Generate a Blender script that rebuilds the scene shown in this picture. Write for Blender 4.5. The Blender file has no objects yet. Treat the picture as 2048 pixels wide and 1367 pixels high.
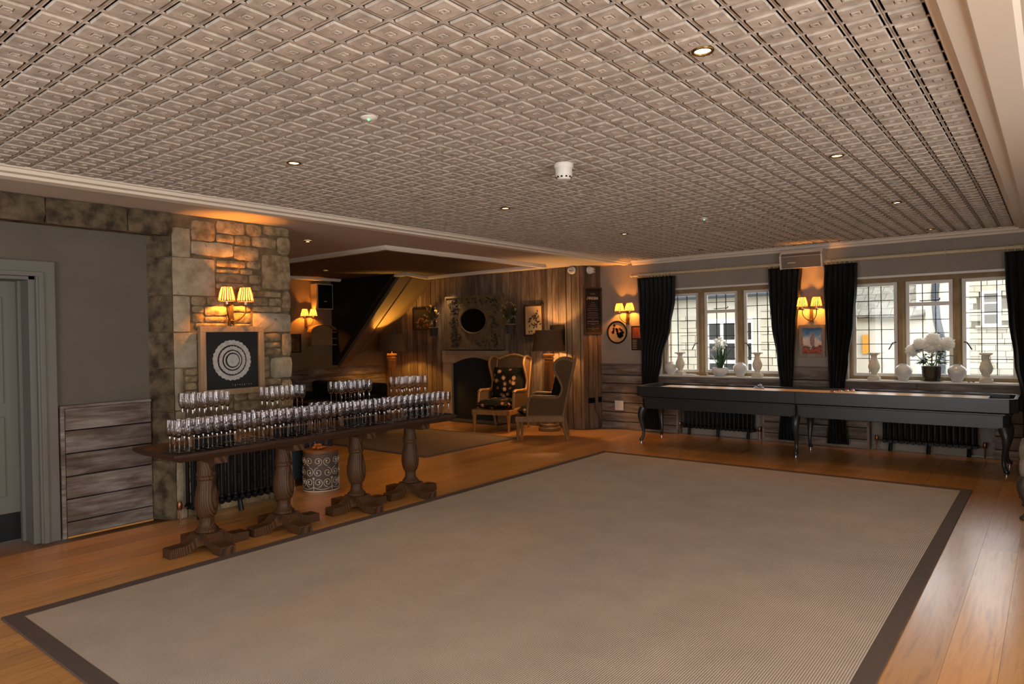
import bpy, bmesh, math, random
from mathutils import Vector, Matrix
random.seed(11)
SC = bpy.context.scene
COL = SC.collection
PI = math.pi

# ---------------------------------------------------------------- camera, world, daylight, exposure
cam_d = bpy.data.cameras.new('camera')
cam = bpy.data.objects.new('camera', cam_d)
COL.objects.link(cam)
cam_d.sensor_fit = 'HORIZONTAL'
cam_d.sensor_width = 36.0
cam_d.lens = 36.0 * 1366.914 / 2048.0
cam_d.clip_start = 0.02
cam_d.clip_end = 300
RIGHT = Vector((0.78307088, 0.62170635, -0.01676932))
DOWN = Vector((-0.00678638, -0.01842007, -0.99980730))
FWD = Vector((-0.62189545, 0.78303379, -0.01020508))
rot = Matrix((RIGHT, -DOWN, -FWD)).transposed()
cam.matrix_world = Matrix.Translation((0, 0, 1.5)) @ rot.to_4x4()
SC.camera = cam

SC.view_settings.view_transform = 'Standard'
SC.view_settings.look = 'None'
SC.view_settings.gamma = 1.0
SC.view_settings.use_curve_mapping = False
SC.view_settings.exposure = 0.0
SC.cycles.use_denoising = True
SC.cycles.use_adaptive_sampling = True
SC.cycles.adaptive_threshold = 0.03
SC.cycles.max_bounces = 16
SC.cycles.diffuse_bounces = 3
SC.cycles.glossy_bounces = 3
SC.cycles.transmission_bounces = 16
SC.cycles.transparent_max_bounces = 48
SC.cycles.sample_clamp_indirect = 4.0
SC.cycles.caustics_reflective = False
SC.cycles.caustics_refractive = False

world = bpy.data.worlds.new('overcast_sky')
SC.world = world
world.use_nodes = True
WN = world.node_tree.nodes
WN['Background'].inputs[0].default_value = (0.93, 0.96, 1.0, 1)
WN['Background'].inputs[1].default_value = 5.5

def area(name, loc, rot, sx, sy, power, color):
    l = bpy.data.lights.new(name, 'AREA')
    l.shape = 'RECTANGLE'
    l.size = sx
    l.size_y = sy
    l.energy = power
    l.color = color
    o = bpy.data.objects.new(name, l)
    COL.objects.link(o)
    o.location = loc
    o.rotation_euler = rot
    return o
# area lamps added as daylight at unseen windows behind and beside the camera
DAY = (1.0, 0.95, 0.89)
area('daylight_fill_rear', (-2.2, -2.56, 1.25), (PI / 2, 0, 0), 3.8, 2.1, 34, DAY)
area('daylight_fill_side', (1.66, 0.5, 1.5), (0, PI / 2, 0), 1.3, 2.4, 128, DAY)
area('daylight_fill_side', (1.66, 3.9, 1.5), (0, PI / 2, 0), 1.3, 1.6, 12, DAY)
for nm, lx in (('daylight_portal', -3.78), ('daylight_portal', -1.19)):
    pl = area(nm, (lx, 9.9, 1.5), (-PI / 2, 0, 0), 1.8, 1.3, 1, (1, 1, 1))
    pl.data.cycles.is_portal = True

# ---------------------------------------------------------------- helpers
def lin(c):
    if isinstance(c, str):
        c = [int(c[i:i + 2], 16) / 255 for i in (0, 2, 4)]
    return tuple((x / 12.92 if x <= 0.04045 else ((x + 0.055) / 1.055) ** 2.4) for x in c)

class G:
    def __init__(s):
        s.v = []; s.f = []
    def add(s, vs, fs):
        n = len(s.v)
        s.v += [tuple(v) for v in vs]
        s.f += [tuple(i + n for i in f) for f in fs]
        return s
    def box(s, x0, y0, z0, x1, y1, z1):
        if x0 > x1: x0, x1 = x1, x0
        if y0 > y1: y0, y1 = y1, y0
        if z0 > z1: z0, z1 = z1, z0
        return s.add([(x0, y0, z0), (x1, y0, z0), (x1, y1, z0), (x0, y1, z0), (x0, y0, z1), (x1, y0, z1), (x1, y1, z1), (x0, y1, z1)],
              [(0, 3, 2, 1), (4, 5, 6, 7), (0, 1, 5, 4), (1, 2, 6, 5), (2, 3, 7, 6), (3, 0, 4, 7)])
    def lathe(s, prof, seg=16, c=(0, 0, 0), sq=1.0, close=True):
        n = len(prof)
        vs = []
        for r, z in prof:
            for k in range(seg):
                a = 2 * PI * k / seg
                vs.append((c[0] + r * math.cos(a) * sq, c[1] + r * math.sin(a), c[2] + z))
        fs = []
        for i in range(n - 1):
            for k in range(seg):
                k2 = (k + 1) % seg
                fs.append((i * seg + k, i * seg + k2, (i + 1) * seg + k2, (i + 1) * seg + k))
        if close:
            if prof[0][0] > 1e-4: fs.append(tuple(range(seg - 1, -1, -1)))
            if prof[-1][0] > 1e-4: fs.append(tuple((n - 1) * seg + k for k in range(seg)))
        return s.add(vs, fs)
    def tube(s, pts, r, seg=8, caps=True, flat=1.0):
        pts = [Vector(p) for p in pts]
        n = len(pts)
        rs = r if isinstance(r, (list, tuple)) else [r] * n
        up = Vector((0, 0, 1))
        vs = []
        prev = None
        for i, p in enumerate(pts):
            t = (pts[min(i + 1, n - 1)] - pts[max(i - 1, 0)]).normalized()
            if prev is None:
                a = up if abs(t.dot(up)) < 0.9 else Vector((1, 0, 0))
                prev = t.cross(a).normalized()
            u = (prev - t * prev.dot(t)).normalized()
            prev = u
            w = t.cross(u)
            for k in range(seg):
                q = 2 * PI * k / seg
                vs.append(p + u * (rs[i] * math.cos(q)) + w * (rs[i] * flat * math.sin(q)))
        fs = []
        for i in range(n - 1):
            for k in range(seg):
                k2 = (k + 1) % seg
                fs.append((i * seg + k, i * seg + k2, (i + 1) * seg + k2, (i + 1) * seg + k))
        if caps:
            fs.append(tuple(range(seg - 1, -1, -1)))
            fs.append(tuple((n - 1) * seg + k for k in range(seg)))
        return s.add(vs, fs)
    def prism(s, pts, off):
        n = len(pts)
        o = Vector(off)
        a = [Vector(p) for p in pts]
        return s.add(a + [p + o for p in a], [tuple(range(n - 1, -1, -1)), tuple(range(n, 2 * n))] +
                     [(i, (i + 1) % n, n + (i + 1) % n, n + i) for i in range(n)])
    def ball(s, c, r, seg=12, rings=8, jit=0):
        rx, ry, rz = r if isinstance(r, (tuple, list)) else (r, r, r)
        vs = [(c[0], c[1], c[2] - rz)]
        for i in range(1, rings):
            t = -PI / 2 + PI * i / rings
            for k in range(seg):
                a = 2 * PI * k / seg
                j = 1 + random.uniform(-jit, jit)
                vs.append((c[0] + rx * j * math.cos(t) * math.cos(a), c[1] + ry * j * math.cos(t) * math.sin(a), c[2] + rz * j * math.sin(t)))
        vs.append((c[0], c[1], c[2] + rz))
        fs = [(0, 1 + (k + 1) % seg, 1 + k) for k in range(seg)]
        for i in range(rings - 2):
            for k in range(seg):
                k2 = (k + 1) % seg
                fs.append((1 + i * seg + k, 1 + i * seg + k2, 1 + (i + 1) * seg + k2, 1 + (i + 1) * seg + k))
        last = len(vs) - 1
        b = 1 + (rings - 2) * seg
        fs += [(b + k, b + (k + 1) % seg, last) for k in range(seg)]
        return s.add(vs, fs)
    def leaf(s, base, tip, w, bend=0.0, n=5, side=None):
        base = Vector(base); tip = Vector(tip)
        d = tip - base
        sd = Vector(side).normalized() if side else d.cross(Vector((0, 0, 1)))
        if sd.length < 1e-4: sd = Vector((1, 0, 0))
        sd.normalize()
        vs = []
        for i in range(n + 1):
            t = i / n
            p = base + d * t + Vector((0, 0, bend * math.sin(PI * t)))
            if bend > 0: p.z -= bend * 0.9 * t * t
            ww = w * (math.sin(PI * min(0.98, 0.12 + 0.86 * t)) ** 0.7) * 0.5
            vs += [p - sd * ww, p + Vector((0, 0, -ww * 0.35)), p + sd * ww]
        fs = []
        for i in range(n):
            a = i * 3
            fs += [(a, a + 1, a + 4, a + 3), (a + 1, a + 2, a + 5, a + 4)]
        return s.add(vs, fs)
    def torus(s, c, R, r, axis='z', seg=32, sub=8, R2=None):
        R2 = R2 or R
        pts = []
        vs = []
        for i in range(seg):
            a = 2 * PI * i / seg
            for k in range(sub):
                b = 2 * PI * k / sub
                x = (R + r * math.cos(b)) * math.cos(a); y = (R2 + r * math.cos(b)) * math.sin(a); z = r * math.sin(b)
                if axis == 'y': x, y, z = x, z, y
                elif axis == 'x': x, y, z = z, x, y
                vs.append((c[0] + x, c[1] + y, c[2] + z))
        fs = []
        for i in range(seg):
            i2 = (i + 1) % seg
            for k in range(sub):
                k2 = (k + 1) % sub
                fs.append((i * sub + k, i2 * sub + k, i2 * sub + k2, i * sub + k2))
        return s.add(vs, fs)
    def mesh(s, name, smooth=False, bevel=0, angle=40):
        me = bpy.data.meshes.new(name)
        me.from_pydata(s.v, [], s.f)
        bm = bmesh.new()
        bm.from_mesh(me)
        bmesh.ops.recalc_face_normals(bm, faces=bm.faces)
        if bevel:
            es = [e for e in bm.edges if len(e.link_faces) == 2 and e.calc_face_angle(0) > 0.6]
            bmesh.ops.bevel(bm, geom=es, offset=bevel, segments=2, affect='EDGES', profile=0.6, clamp_overlap=True)
        bm.to_mesh(me)
        bm.free()
        if smooth:
            me.polygons.foreach_set('use_smooth', [True] * len(me.polygons))
            me.set_sharp_from_angle(angle=math.radians(angle))
        return me

def put(name, me, m, parent=None, loc=None, rz=0):
    if isinstance(me, G): me = me.mesh(name)
    o = bpy.data.objects.new(name, me)
    COL.objects.link(o)
    if m is not None and not me.materials: me.materials.append(m)
    if parent is not None: o.parent = parent
    if loc is not None: o.location = loc
    if rz: o.rotation_euler = (0, 0, rz)
    return o

def mk(name, g, m, parent=None, smooth=False, bevel=0, loc=None, rz=0, angle=40):
    return put(name, g.mesh(name, smooth, bevel, angle), m, parent, loc, rz)

def tag(o, label, cat, group=None):
    o['label'] = label
    o['category'] = cat
    if group: o['group'] = group
    return o

def thing(name, label, cat, loc=(0, 0, 0), rz=0, group=None):
    o = bpy.data.objects.new(name, None)
    COL.objects.link(o)
    o.empty_display_size = 0.1
    o.location = loc
    o.rotation_euler = (0, 0, rz)
    return tag(o, label, cat, group)

def struct(name, g, m, **k):
    o = mk(name, g, m, **k)
    o['kind'] = 'structure'
    return o

def dup(root, loc, rz, label=None, group=None):
    r = root.copy()
    COL.objects.link(r)
    r.location = loc
    r.rotation_euler = (0, 0, rz)
    if label: r['label'] = label
    if group: r['group'] = group
    for ch in list(root.children):
        c = ch.copy(); COL.objects.link(c); c.parent = r
        for g2 in list(ch.children):
            d = g2.copy(); COL.objects.link(d); d.parent = c
    return r

def lamp(name, loc, power, color, r=0.03, parent=None):
    l = bpy.data.lights.new(name, 'POINT')
    l.energy = power
    l.color = color
    l.shadow_soft_size = r
    o = bpy.data.objects.new(name, l)
    COL.objects.link(o)
    o.location = loc
    if parent: o.parent = parent
    return o

# ---------------------------------------------------------------- materials
def newmat(name):
    m = bpy.data.materials.new(name)
    m.use_nodes = True
    nt = m.node_tree
    return m, nt, nt.nodes, nt.links, nt.nodes['Principled BSDF']

def coords(nt, mode, stretch, off=True):
    N, L = nt.nodes, nt.links
    if mode == 'World':
        src = N.new('ShaderNodeNewGeometry').outputs['Position']
    else:
        src = N.new('ShaderNodeTexCoord').outputs['Object']
    mp = N.new('ShaderNodeMapping')
    mp.inputs['Scale'].default_value = stretch
    L.new(src, mp.inputs['Vector'])
    if off:
        oi = N.new('ShaderNodeObjectInfo')
        mu = N.new('ShaderNodeMath'); mu.operation = 'MULTIPLY'; mu.inputs[1].default_value = 53.0
        L.new(oi.outputs['Random'], mu.inputs[0])
        L.new(mu.outputs[0], mp.inputs['Location'])
    return mp.outputs[0]

def ramp(nt, fac, stops):
    r = nt.nodes.new('ShaderNodeValToRGB')
    e = r.color_ramp.elements
    while len(e) < len(stops): e.new(0.5)
    for el, (p, c) in zip(e, stops):
        el.position = p
        el.color = (*c, 1)
    nt.links.new(fac, r.inputs[0])
    return r.outputs[0]

def value_jitter(nt, col, amt):
    N, L = nt.nodes, nt.links
    oi = N.new('ShaderNodeObjectInfo')
    mr = N.new('ShaderNodeMapRange')
    mr.inputs['To Min'].default_value = 1 - amt
    mr.inputs['To Max'].default_value = 1 + amt
    L.new(oi.outputs['Random'], mr.inputs[0])
    h = N.new('ShaderNodeHueSaturation')
    L.new(mr.outputs[0], h.inputs['Value'])
    L.new(col, h.inputs['Color'])
    return h.outputs[0]

def noise(nt, vec, scale, detail=5, rough=0.55, dist=0):
    n = nt.nodes.new('ShaderNodeTexNoise')
    n.inputs['Scale'].default_value = scale
    n.inputs['Detail'].default_value = detail
    n.inputs['Roughness'].default_value = rough
    n.inputs['Distortion'].default_value = dist
    nt.links.new(vec, n.inputs['Vector'])
    return n.outputs['Fac']

def bump(nt, bsdf, h, strength, dist=0.01):
    b = nt.nodes.new('ShaderNodeBump')
    b.inputs['Strength'].default_value = strength
    b.inputs['Distance'].default_value = dist
    nt.links.new(h, b.inputs['Height'])
    nt.links.new(b.outputs[0], bsdf.inputs['Normal'])

def mat(name, c, rough=0.6, metal=0, c2=None, ns=6, stretch=(1, 1, 1), bs=None, bstr=0.3, jit=0, spec=0.5, mode='Object', lo=0.35, hi=0.65, emis=None, es=0, c3=None):
    m, nt, N, L, b = newmat(name)
    c = lin(c)
    b.inputs['Roughness'].default_value = rough
    b.inputs['Metallic'].default_value = metal
    b.inputs['Specular IOR Level'].default_value = spec
    b.inputs['Base Color'].default_value = (*c, 1)
    if c2 is not None or bs or jit:
        v = coords(nt, mode, stretch, off=(mode != 'World'))
        col = None
        if c2 is not None:
            st = [(lo, c), (hi, lin(c2))]
            if c3 is not None: st.append((min(1, hi + 0.15), lin(c3)))
            col = ramp(nt, noise(nt, v, ns), st)
        if jit:
            if col is None:
                rgb = N.new('ShaderNodeRGB'); rgb.outputs[0].default_value = (*c, 1); col = rgb.outputs[0]
            col = value_jitter(nt, col, jit)
        if col is not None: L.new(col, b.inputs['Base Color'])
        if bs: bump(nt, b, noise(nt, v, bs, 6, 0.6), bstr)
    if emis is not None:
        b.inputs['Emission Color'].default_value = (*lin(emis), 1)
        b.inputs['Emission Strength'].default_value = es
    return m

def wood(name, c1, c2, axis='x', rough=0.55, scale=1.0, jit=0.15, bstr=0.15, c3=None, mode='Object', spec=0.4, patch=None):
    """long grain along axis; optional worn patches in a second pair of colours"""
    m, nt, N, L, b = newmat(name)
    st = {'x': (1.2, 16, 16), 'y': (16, 1.2, 16), 'z': (16, 16, 1.2)}[axis]
    st = tuple(s * scale for s in st)
    v = coords(nt, mode, st, off=(mode != 'World'))
    f1 = noise(nt, v, 1.6, 7, 0.62, 0.6)
    stops = [(0.28, lin(c1)), (0.68, lin(c2))]
    if c3: stops = [(0.25, lin(c1)), (0.5, lin(c2)), (0.75, lin(c3))]
    col = ramp(nt, f1, stops)
    if patch:
        v2 = coords(nt, mode, tuple(0.3 * s + 1.2 for s in st), off=(mode != 'World'))
        f2 = noise(nt, v2, 1.1, 5, 0.6, 0.3)
        pr = ramp(nt, f2, [(0.42, (0, 0, 0)), (0.62, (1, 1, 1))])
        mx = N.new('ShaderNodeMix'); mx.data_type = 'RGBA'
        L.new(pr, mx.inputs[0]); L.new(col, mx.inputs[6])
        col2 = ramp(nt, f1, [(0.3, lin(patch[0])), (0.65, lin(patch[1]))])
        L.new(col2, mx.inputs[7])
        col = mx.outputs[2]
    if jit: col = value_jitter(nt, col, jit)
    L.new(col, b.inputs['Base Color'])
    b.inputs['Roughness'].default_value = rough
    b.inputs['Specular IOR Level'].default_value = spec
    if bstr: bump(nt, b, f1, bstr, 0.006)
    return m

def clear_glass(name, tint=(1, 1, 1), gain=1.3, base=0.04, rough=0.0):
    m, nt, N, L, b = newmat(name)
    N.remove(b)
    tr = N.new('ShaderNodeBsdfTransparent'); tr.inputs[0].default_value = (*tint, 1)
    gl = N.new('ShaderNodeBsdfGlossy'); gl.inputs['Roughness'].default_value = rough
    fr = N.new('ShaderNodeLayerWeight'); fr.inputs['Blend'].default_value = 0.5
    pw = N.new('ShaderNodeMath'); pw.operation = 'POWER'; pw.inputs[1].default_value = 3.0
    L.new(fr.outputs['Facing'], pw.inputs[0])
    mu = N.new('ShaderNodeMath'); mu.operation = 'MULTIPLY_ADD'; mu.use_clamp = True
    mu.inputs[1].default_value = gain; mu.inputs[2].default_value = base
    L.new(pw.outputs[0], mu.inputs[0])
    mx = N.new('ShaderNodeMixShader')
    L.new(mu.outputs[0], mx.inputs[0]); L.new(tr.outputs[0], mx.inputs[1]); L.new(gl.outputs[0], mx.inputs[2])
    L.new(mx.outputs[0], N['Material Output'].inputs[0])
    return m

def shade_mat(name, c_light, c_dark, stripes, em, trans=0.5):
    """fabric lampshade: stripes round the axis, lets the bulb glow through"""
    m, nt, N, L, b = newmat(name)
    tc = N.new('ShaderNodeTexCoord')
    sx = N.new('ShaderNodeSeparateXYZ'); L.new(tc.outputs['Object'], sx.inputs[0])
    at = N.new('ShaderNodeMath'); at.operation = 'ARCTAN2'
    L.new(sx.outputs[1], at.inputs[0]); L.new(sx.outputs[0], at.inputs[1])
    mu = N.new('ShaderNodeMath'); mu.operation = 'MULTIPLY'; mu.inputs[1].default_value = stripes
    L.new(at.outputs[0], mu.inputs[0])
    sn = N.new('ShaderNodeMath'); sn.operation = 'SINE'; L.new(mu.outputs[0], sn.inputs[0])
    mr = N.new('ShaderNodeMapRange'); mr.inputs[1].default_value = -1; L.new(sn.outputs[0], mr.inputs[0])
    col = ramp(nt, mr.outputs[0], [(0.35, lin(c_light)), (0.6, lin(c_dark))]) if stripes else None
    tl = N.new('ShaderNodeBsdfTranslucent')
    mx = N.new('ShaderNodeMixShader'); mx.inputs[0].default_value = trans
    b.inputs['Roughness'].default_value = 0.9
    b.inputs['Specular IOR Level'].default_value = 0.1
    if col:
        L.new(col, b.inputs['Base Color']); L.new(col, tl.inputs[0]); L.new(col, b.inputs['Emission Color'])
    else:
        for i in (b.inputs['Base Color'], tl.inputs[0], b.inputs['Emission Color']): i.default_value = (*lin(c_light), 1)
    b.inputs['Emission Strength'].default_value = em
    L.new(b.outputs[0], mx.inputs[1]); L.new(tl.outputs[0], mx.inputs[2])
    L.new(mx.outputs[0], N['Material Output'].inputs[0])
    return m

def rug_mat(name, c1, c2, period=0.011):
    m, nt, N, L, b = newmat(name)
    pos = N.new('ShaderNodeNewGeometry').outputs['Position']
    sx = N.new('ShaderNodeSeparateXYZ'); L.new(pos, sx.inputs[0])
    def wave(sock, k, ph=None):
        mu = N.new('ShaderNodeMath'); mu.operation = 'MULTIPLY'; mu.inputs[1].default_value = 2 * PI / k
        L.new(sock, mu.inputs[0])
        s = N.new('ShaderNodeMath'); s.operation = 'SINE'; L.new(mu.outputs[0], s.inputs[0])
        return s.outputs[0]
    a = wave(sx.outputs[0], period); c = wave(sx.outputs[1], period * 0.7)
    ml = N.new('ShaderNodeMath'); ml.operation = 'MULTIPLY_ADD'; ml.inputs[1].default_value = .35; L.new(c, ml.inputs[0]); L.new(a, ml.inputs[2])
    mr = N.new('ShaderNodeMapRange'); mr.inputs[1].default_value = -1.35; mr.inputs[2].default_value = 1.35; L.new(ml.outputs[0], mr.inputs[0])
    n1 = noise(nt, pos, 260, 2, 0.5)
    n2 = noise(nt, pos, 3.0, 4, 0.6)
    ad = N.new('ShaderNodeMath'); ad.operation = 'MULTIPLY_ADD'; ad.inputs[1].default_value = 0.55
    L.new(mr.outputs[0], ad.inputs[0])
    sc = N.new('ShaderNodeMath'); sc.operation = 'MULTIPLY'; sc.inputs[1].default_value = 0.45; L.new(n1, sc.inputs[0])
    L.new(sc.outputs[0], ad.inputs[2])
    col = ramp(nt, ad.outputs[0], [(0.2, lin(c1)), (0.75, lin(c2))])
    h = N.new('ShaderNodeHueSaturation')
    m2 = N.new('ShaderNodeMapRange'); m2.inputs[1].default_value = 0.3; m2.inputs[2].default_value = 0.7
    m2.inputs[3].default_value = 0.93; m2.inputs[4].default_value = 1.07
    L.new(n2, m2.inputs[0]); L.new(m2.outputs[0], h.inputs['Value']); L.new(col, h.inputs['Color'])
    L.new(h.outputs[0], b.inputs['Base Color'])
    b.inputs['Roughness'].default_value = 0.95
    b.inputs['Specular IOR Level'].default_value = 0.1
    bump(nt, b, ad.outputs[0], 0.5, 0.004)
    return m

OAK = wood('oak_floor', '915c2a', 'c88d4a', 'y', 0.3, 0.8, 0.16, 0, c3='ac7238', spec=0.6)
OAK.node_tree.nodes['Principled BSDF'].inputs['Coat Weight'].default_value = 0.7
OAK.node_tree.nodes['Principled BSDF'].inputs['Coat Roughness'].default_value = 0.2
OAKBASE = wood('oak_floor_base', '7a5028', '98683a', 'y', 0.4, 1.0, 0, 0.05, mode='World')
RUG = rug_mat('rug_weave', '6c5f54', 'cbbbab')
RUG2 = rug_mat('rug_weave_brown', '4d3a2c', '86705a', 0.014)
RUGEDGE = mat('rug_border', '5a4d46', 0.9, bs=300, bstr=0.2, mode='World', spec=0.1)
TILE = mat('pressed_tile', 'a29589', 0.7, c2='c2b5a7', ns=16, bs=160, bstr=0.25, jit=0.07, mode='World', c3='877b71', spec=0.3)
TILED = mat('pressed_tile_dark', '4a3a2c', 0.7, c2='5a4836', ns=18, jit=0.05, mode='World')
PLASTER = mat('cream_plaster', 'b9aa98', 0.8, c2='bfb09e', ns=3, mode='World', spec=0.2)
TRIM = mat('cream_trim', 'd8cab8', 0.55, spec=0.3)
TAUPE = mat('taupe_wall', '8f8478', 0.85, c2='968b7f', ns=3, mode='World', spec=0.2)
GREYW = mat('grey_wall', '5c554a', 0.85, c2='615a4f', ns=3, mode='World', spec=0.2)
LOUNGEW = mat('lounge_wall', '6a5a42', 0.85, c2='70604a', ns=3, mode='World', spec=0.2)
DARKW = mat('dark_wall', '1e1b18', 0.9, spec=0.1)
DOORP = mat('grey_door_paint', '625e56', 0.5, spec=0.4)
BLACK = mat('black_metal', '050506', 0.5, spec=0.25)
STONE = mat('cotswold_stone', '6d5b43', 0.95, c2='9a8768', ns=14, bs=45, bstr=1.0, jit=0.16, c3='4e4232', spec=0.15)
STONEL = mat('pale_ashlar', '82745f', 0.95, c2='a3967f', ns=9, bs=50, bstr=0.8, jit=0.08, c3='5e5140', spec=0.15)
STONED = mat('dark_stone', '372e24', 0.95, c2='6e5f4a', ns=9, bs=40, bstr=1.0, jit=0.14, c3='2a231b', spec=0.15)  # darker stone for the return face, lintel and its underside
MORTAR = mat('mortar', '5a4c3a', 1.0, c2='70604a', ns=12, bs=60, bstr=0.8, mode='World', spec=0.1)
WEATH = wood('weathered_plank', '3d3027', '6c5e52', 'y', 0.8, 1.2, 0.12, 0.4, patch=('61564e', '918880'), spec=0.15)
WEATHX = wood('weathered_plank_x', '4c4037', '786b60', 'x', 0.8, 1.2, 0.12, 0.4, patch=('665c53', '8f867c'), spec=0.15)
BARN = wood('barn_board', '40332a', '6e5c4a', 'z', 0.85, 0.8, 0.22, 0.4, patch=('54483c', '807060'), spec=0.15)
def grain(name, c1, c2, axis, rough=.55, sc=1.0):
    m, nt, N, L, b = newmat(name)
    st = {'z': (1, 1, .3), 'y': (1, .12, 1), 'x': (.12, 1, 1)}[axis]
    v = coords(nt, 'Object', tuple(q * sc for q in st), off=False)
    v.node.inputs['Location'].default_value = (.10, .07, -.06)
    w = N.new('ShaderNodeTexWave'); w.wave_type = 'RINGS'; w.rings_direction = 'SPHERICAL'
    w.inputs['Scale'].default_value = 30; w.inputs['Distortion'].default_value = 1.6; w.inputs['Detail'].default_value = 3; w.inputs['Detail Scale'].default_value = 1.2
    L.new(v, w.inputs['Vector'])
    f = noise(nt, v, 60, 5, .6)
    ad = N.new('ShaderNodeMath'); ad.operation = 'MULTIPLY_ADD'; ad.inputs[1].default_value = .6; L.new(w.outputs['Fac'], ad.inputs[0])
    mu = N.new('ShaderNodeMath'); mu.operation = 'MULTIPLY'; mu.inputs[1].default_value = .5; L.new(f, mu.inputs[0]); L.new(mu.outputs[0], ad.inputs[2])
    L.new(ramp(nt, ad.outputs[0], [(.25, lin(c1)), (.75, lin(c2))]), b.inputs['Base Color'])
    b.inputs['Roughness'].default_value = rough; b.inputs['Specular IOR Level'].default_value = .25
    bump(nt, b, ad.outputs[0], .25, .003)
    return m
DARKOAK = grain('dark_oak', '2f1c0e', '563820', 'z')
DARKOAKY = grain('dark_oak_top', '1a0f08', '41291a', 'y', .45)
PALEOAK = wood('pale_oak_frame', '7a6248', '9c8160', 'z', 0.6, 0.8, 0.05, 0.2)
RISERW = wood('riser_wood', '54361f', '7a5434', 'z', 0.5, 0.8, 0.1, 0.1)
GLASS = clear_glass('flute_glass', (0.96, 0.95, 0.95), 0.38, 0.06, 0.03)
def solid_glass(name, tint, ior=1.45):
    m, nt, N, L, b = newmat(name)
    N.remove(b)
    gl = N.new('ShaderNodeBsdfGlass'); gl.inputs['Color'].default_value = (*tint, 1); gl.inputs['IOR'].default_value = ior; gl.inputs['Roughness'].default_value = 0.0
    L.new(gl.outputs[0], N['Material Output'].inputs[0])
    return m
GLASS = solid_glass('flute_glass_clear', (0.98, 0.97, 0.97))
GLASSB = solid_glass('flute_stem_glass', (0.98, 0.97, 0.97))
GLASSX = clear_glass('flute_foot_glass', (0.9, 0.9, 0.9), 0.6, 0.2, 0.05)
PANE = clear_glass('window_glass', (0.97, 0.985, 0.98), 0.5, 0.02)
LEAD = mat('lead_came', '0c1216', 0.8, 0.0)
WHITEP = mat('white_paint', 'dcd6cc', 0.45)
BRASS = mat('aged_brass', '6b5230', 0.4, 0.9)
CHROME = mat('chrome', 'c8c8c8', 0.2, 1.0)
CURT = mat('charcoal_velvet', '1a1919', 0.55, c2='252424', ns=30, stretch=(1, 1, 0.2), bs=200, bstr=0.15, spec=0.3)
POLE = mat('cream_pole', 'c6b491', 0.5)
SLATE = mat('slate_grey_paint', '282828', 0.33, c2='2d2d2d', ns=4)
MAPLE = wood('maple_board', 'cdb28d', 'dfc9a8', 'x', 0.3, 0.6, 0, 0.02)
FELT = mat('dark_gutter', '2a2726', 0.95, spec=0.1)
CER = mat('white_ceramic', 'd5d2cd', 0.18, spec=0.6)
CREAMD = mat('distressed_cream', 'c9c0ae', 0.7, c2='d8d0c0', ns=14, bs=60, bstr=0.3, c3='8d8070', hi=0.62)
LEAFM = mat('leaf_green', '23401f', 0.5, c2='3d6a2f', ns=9, jit=0.1)
LEAFD = mat('leaf_dark', '16240f', 0.6, c2='26381a', ns=9)
PETAL = shade_mat('white_petal', 'fdfcf8', 'fdfcf8', 0, 0, .5)
CANE = mat('woven_cane', '4a361e', 0.9, c2='593f22', ns=60, bs=180, bstr=0.5)
CANEW = wood('limed_wood', '664b2d', '82623c', 'z', 0.6, 1.0, 0.05, 0.15)
GOLDW = wood('honey_wood', '7e5a30', 'a67b45', 'z', 0.5, 1.0, 0.05, 0.15)
# ================================================================ THE SETTING
ZC, ZS = 2.618, 2.565          # tiled ceiling, plaster soffit
floor = struct('floor', G().box(-10.6, -2.8, -0.12, 1.9, 9.8, -0.021), OAKBASE)
_pl = {}
def plank_mesh(key, make):
    if key not in _pl: _pl[key] = make()
    return _pl[key]
W = 0.2
RX0, RX1, RY0, RY1 = -4.5, -0.6, 1.155, 7.5
x = -10.4
ncol = 0
while x < 1.69:
    y = -0.4 - random.choice((0, .3, .6, .9, 1.2))
    while y < 9.44:
        ln = random.choice((1.5, 1.8, 2.1, 2.4))
        y0, y1 = max(y, -0.4), min(y + ln, 9.43)
        cx = x + W / 2
        if cx < -5.76:
            y0 = max(y0, 3.72); y1 = min(y1, 9.04)
        y += ln
        if y1 - y0 < 0.1: continue
        if x > RX0 + .02 and x + W < RX1 - .02 and y0 > RY0 + .02 and y1 < RY1 - .02: continue
        L_ = round(y1 - y0, 2)
        me = plank_mesh(('f', L_), lambda: G().box(-W / 2 + .0005, 0, -0.02, W / 2 - .0005, L_ - .001, 0).mesh('floorboard'))
        put('floorboard', me, OAK, floor, (cx, y0, 0))
    x += W

# --- ceiling: pressed tiles between plaster soffits
ceil = struct('ceiling', G().box(-5.25, -2.8, ZC, -0.1, 9.44, 2.75), TILED)
PT = 4.755 / 35
def tile_geo(cx, cy, g):
    h = PT / 2
    prof = [(h, 0.000), (h - .0022, -.004), (h - .0060, -.004), (h - .0070, .0), (h - .0150, .0), (h - .0175, -.010), (.020, -.0105), (.018, -.005), (.0150, -.005), (.0135, -.0125), (.0075, -.0125), (.0055, -.004)]
    vs = []
    for r, z in prof:
        vs += [(cx - r, cy - r, ZC + z), (cx + r, cy - r, ZC + z), (cx + r, cy + r, ZC + z), (cx - r, cy + r, ZC + z)]
    fs = []
    for i in range(len(prof) - 1):
        for k in range(4):
            k2 = (k + 1) % 4
            fs.append((i * 4 + k, i * 4 + k2, i * 4 + 4 + k2, i * 4 + 4 + k))
    n = (len(prof) - 1) * 4
    fs.append((n, n + 1, n + 2, n + 3))
    g.add(vs, fs)
cells = []
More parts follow.
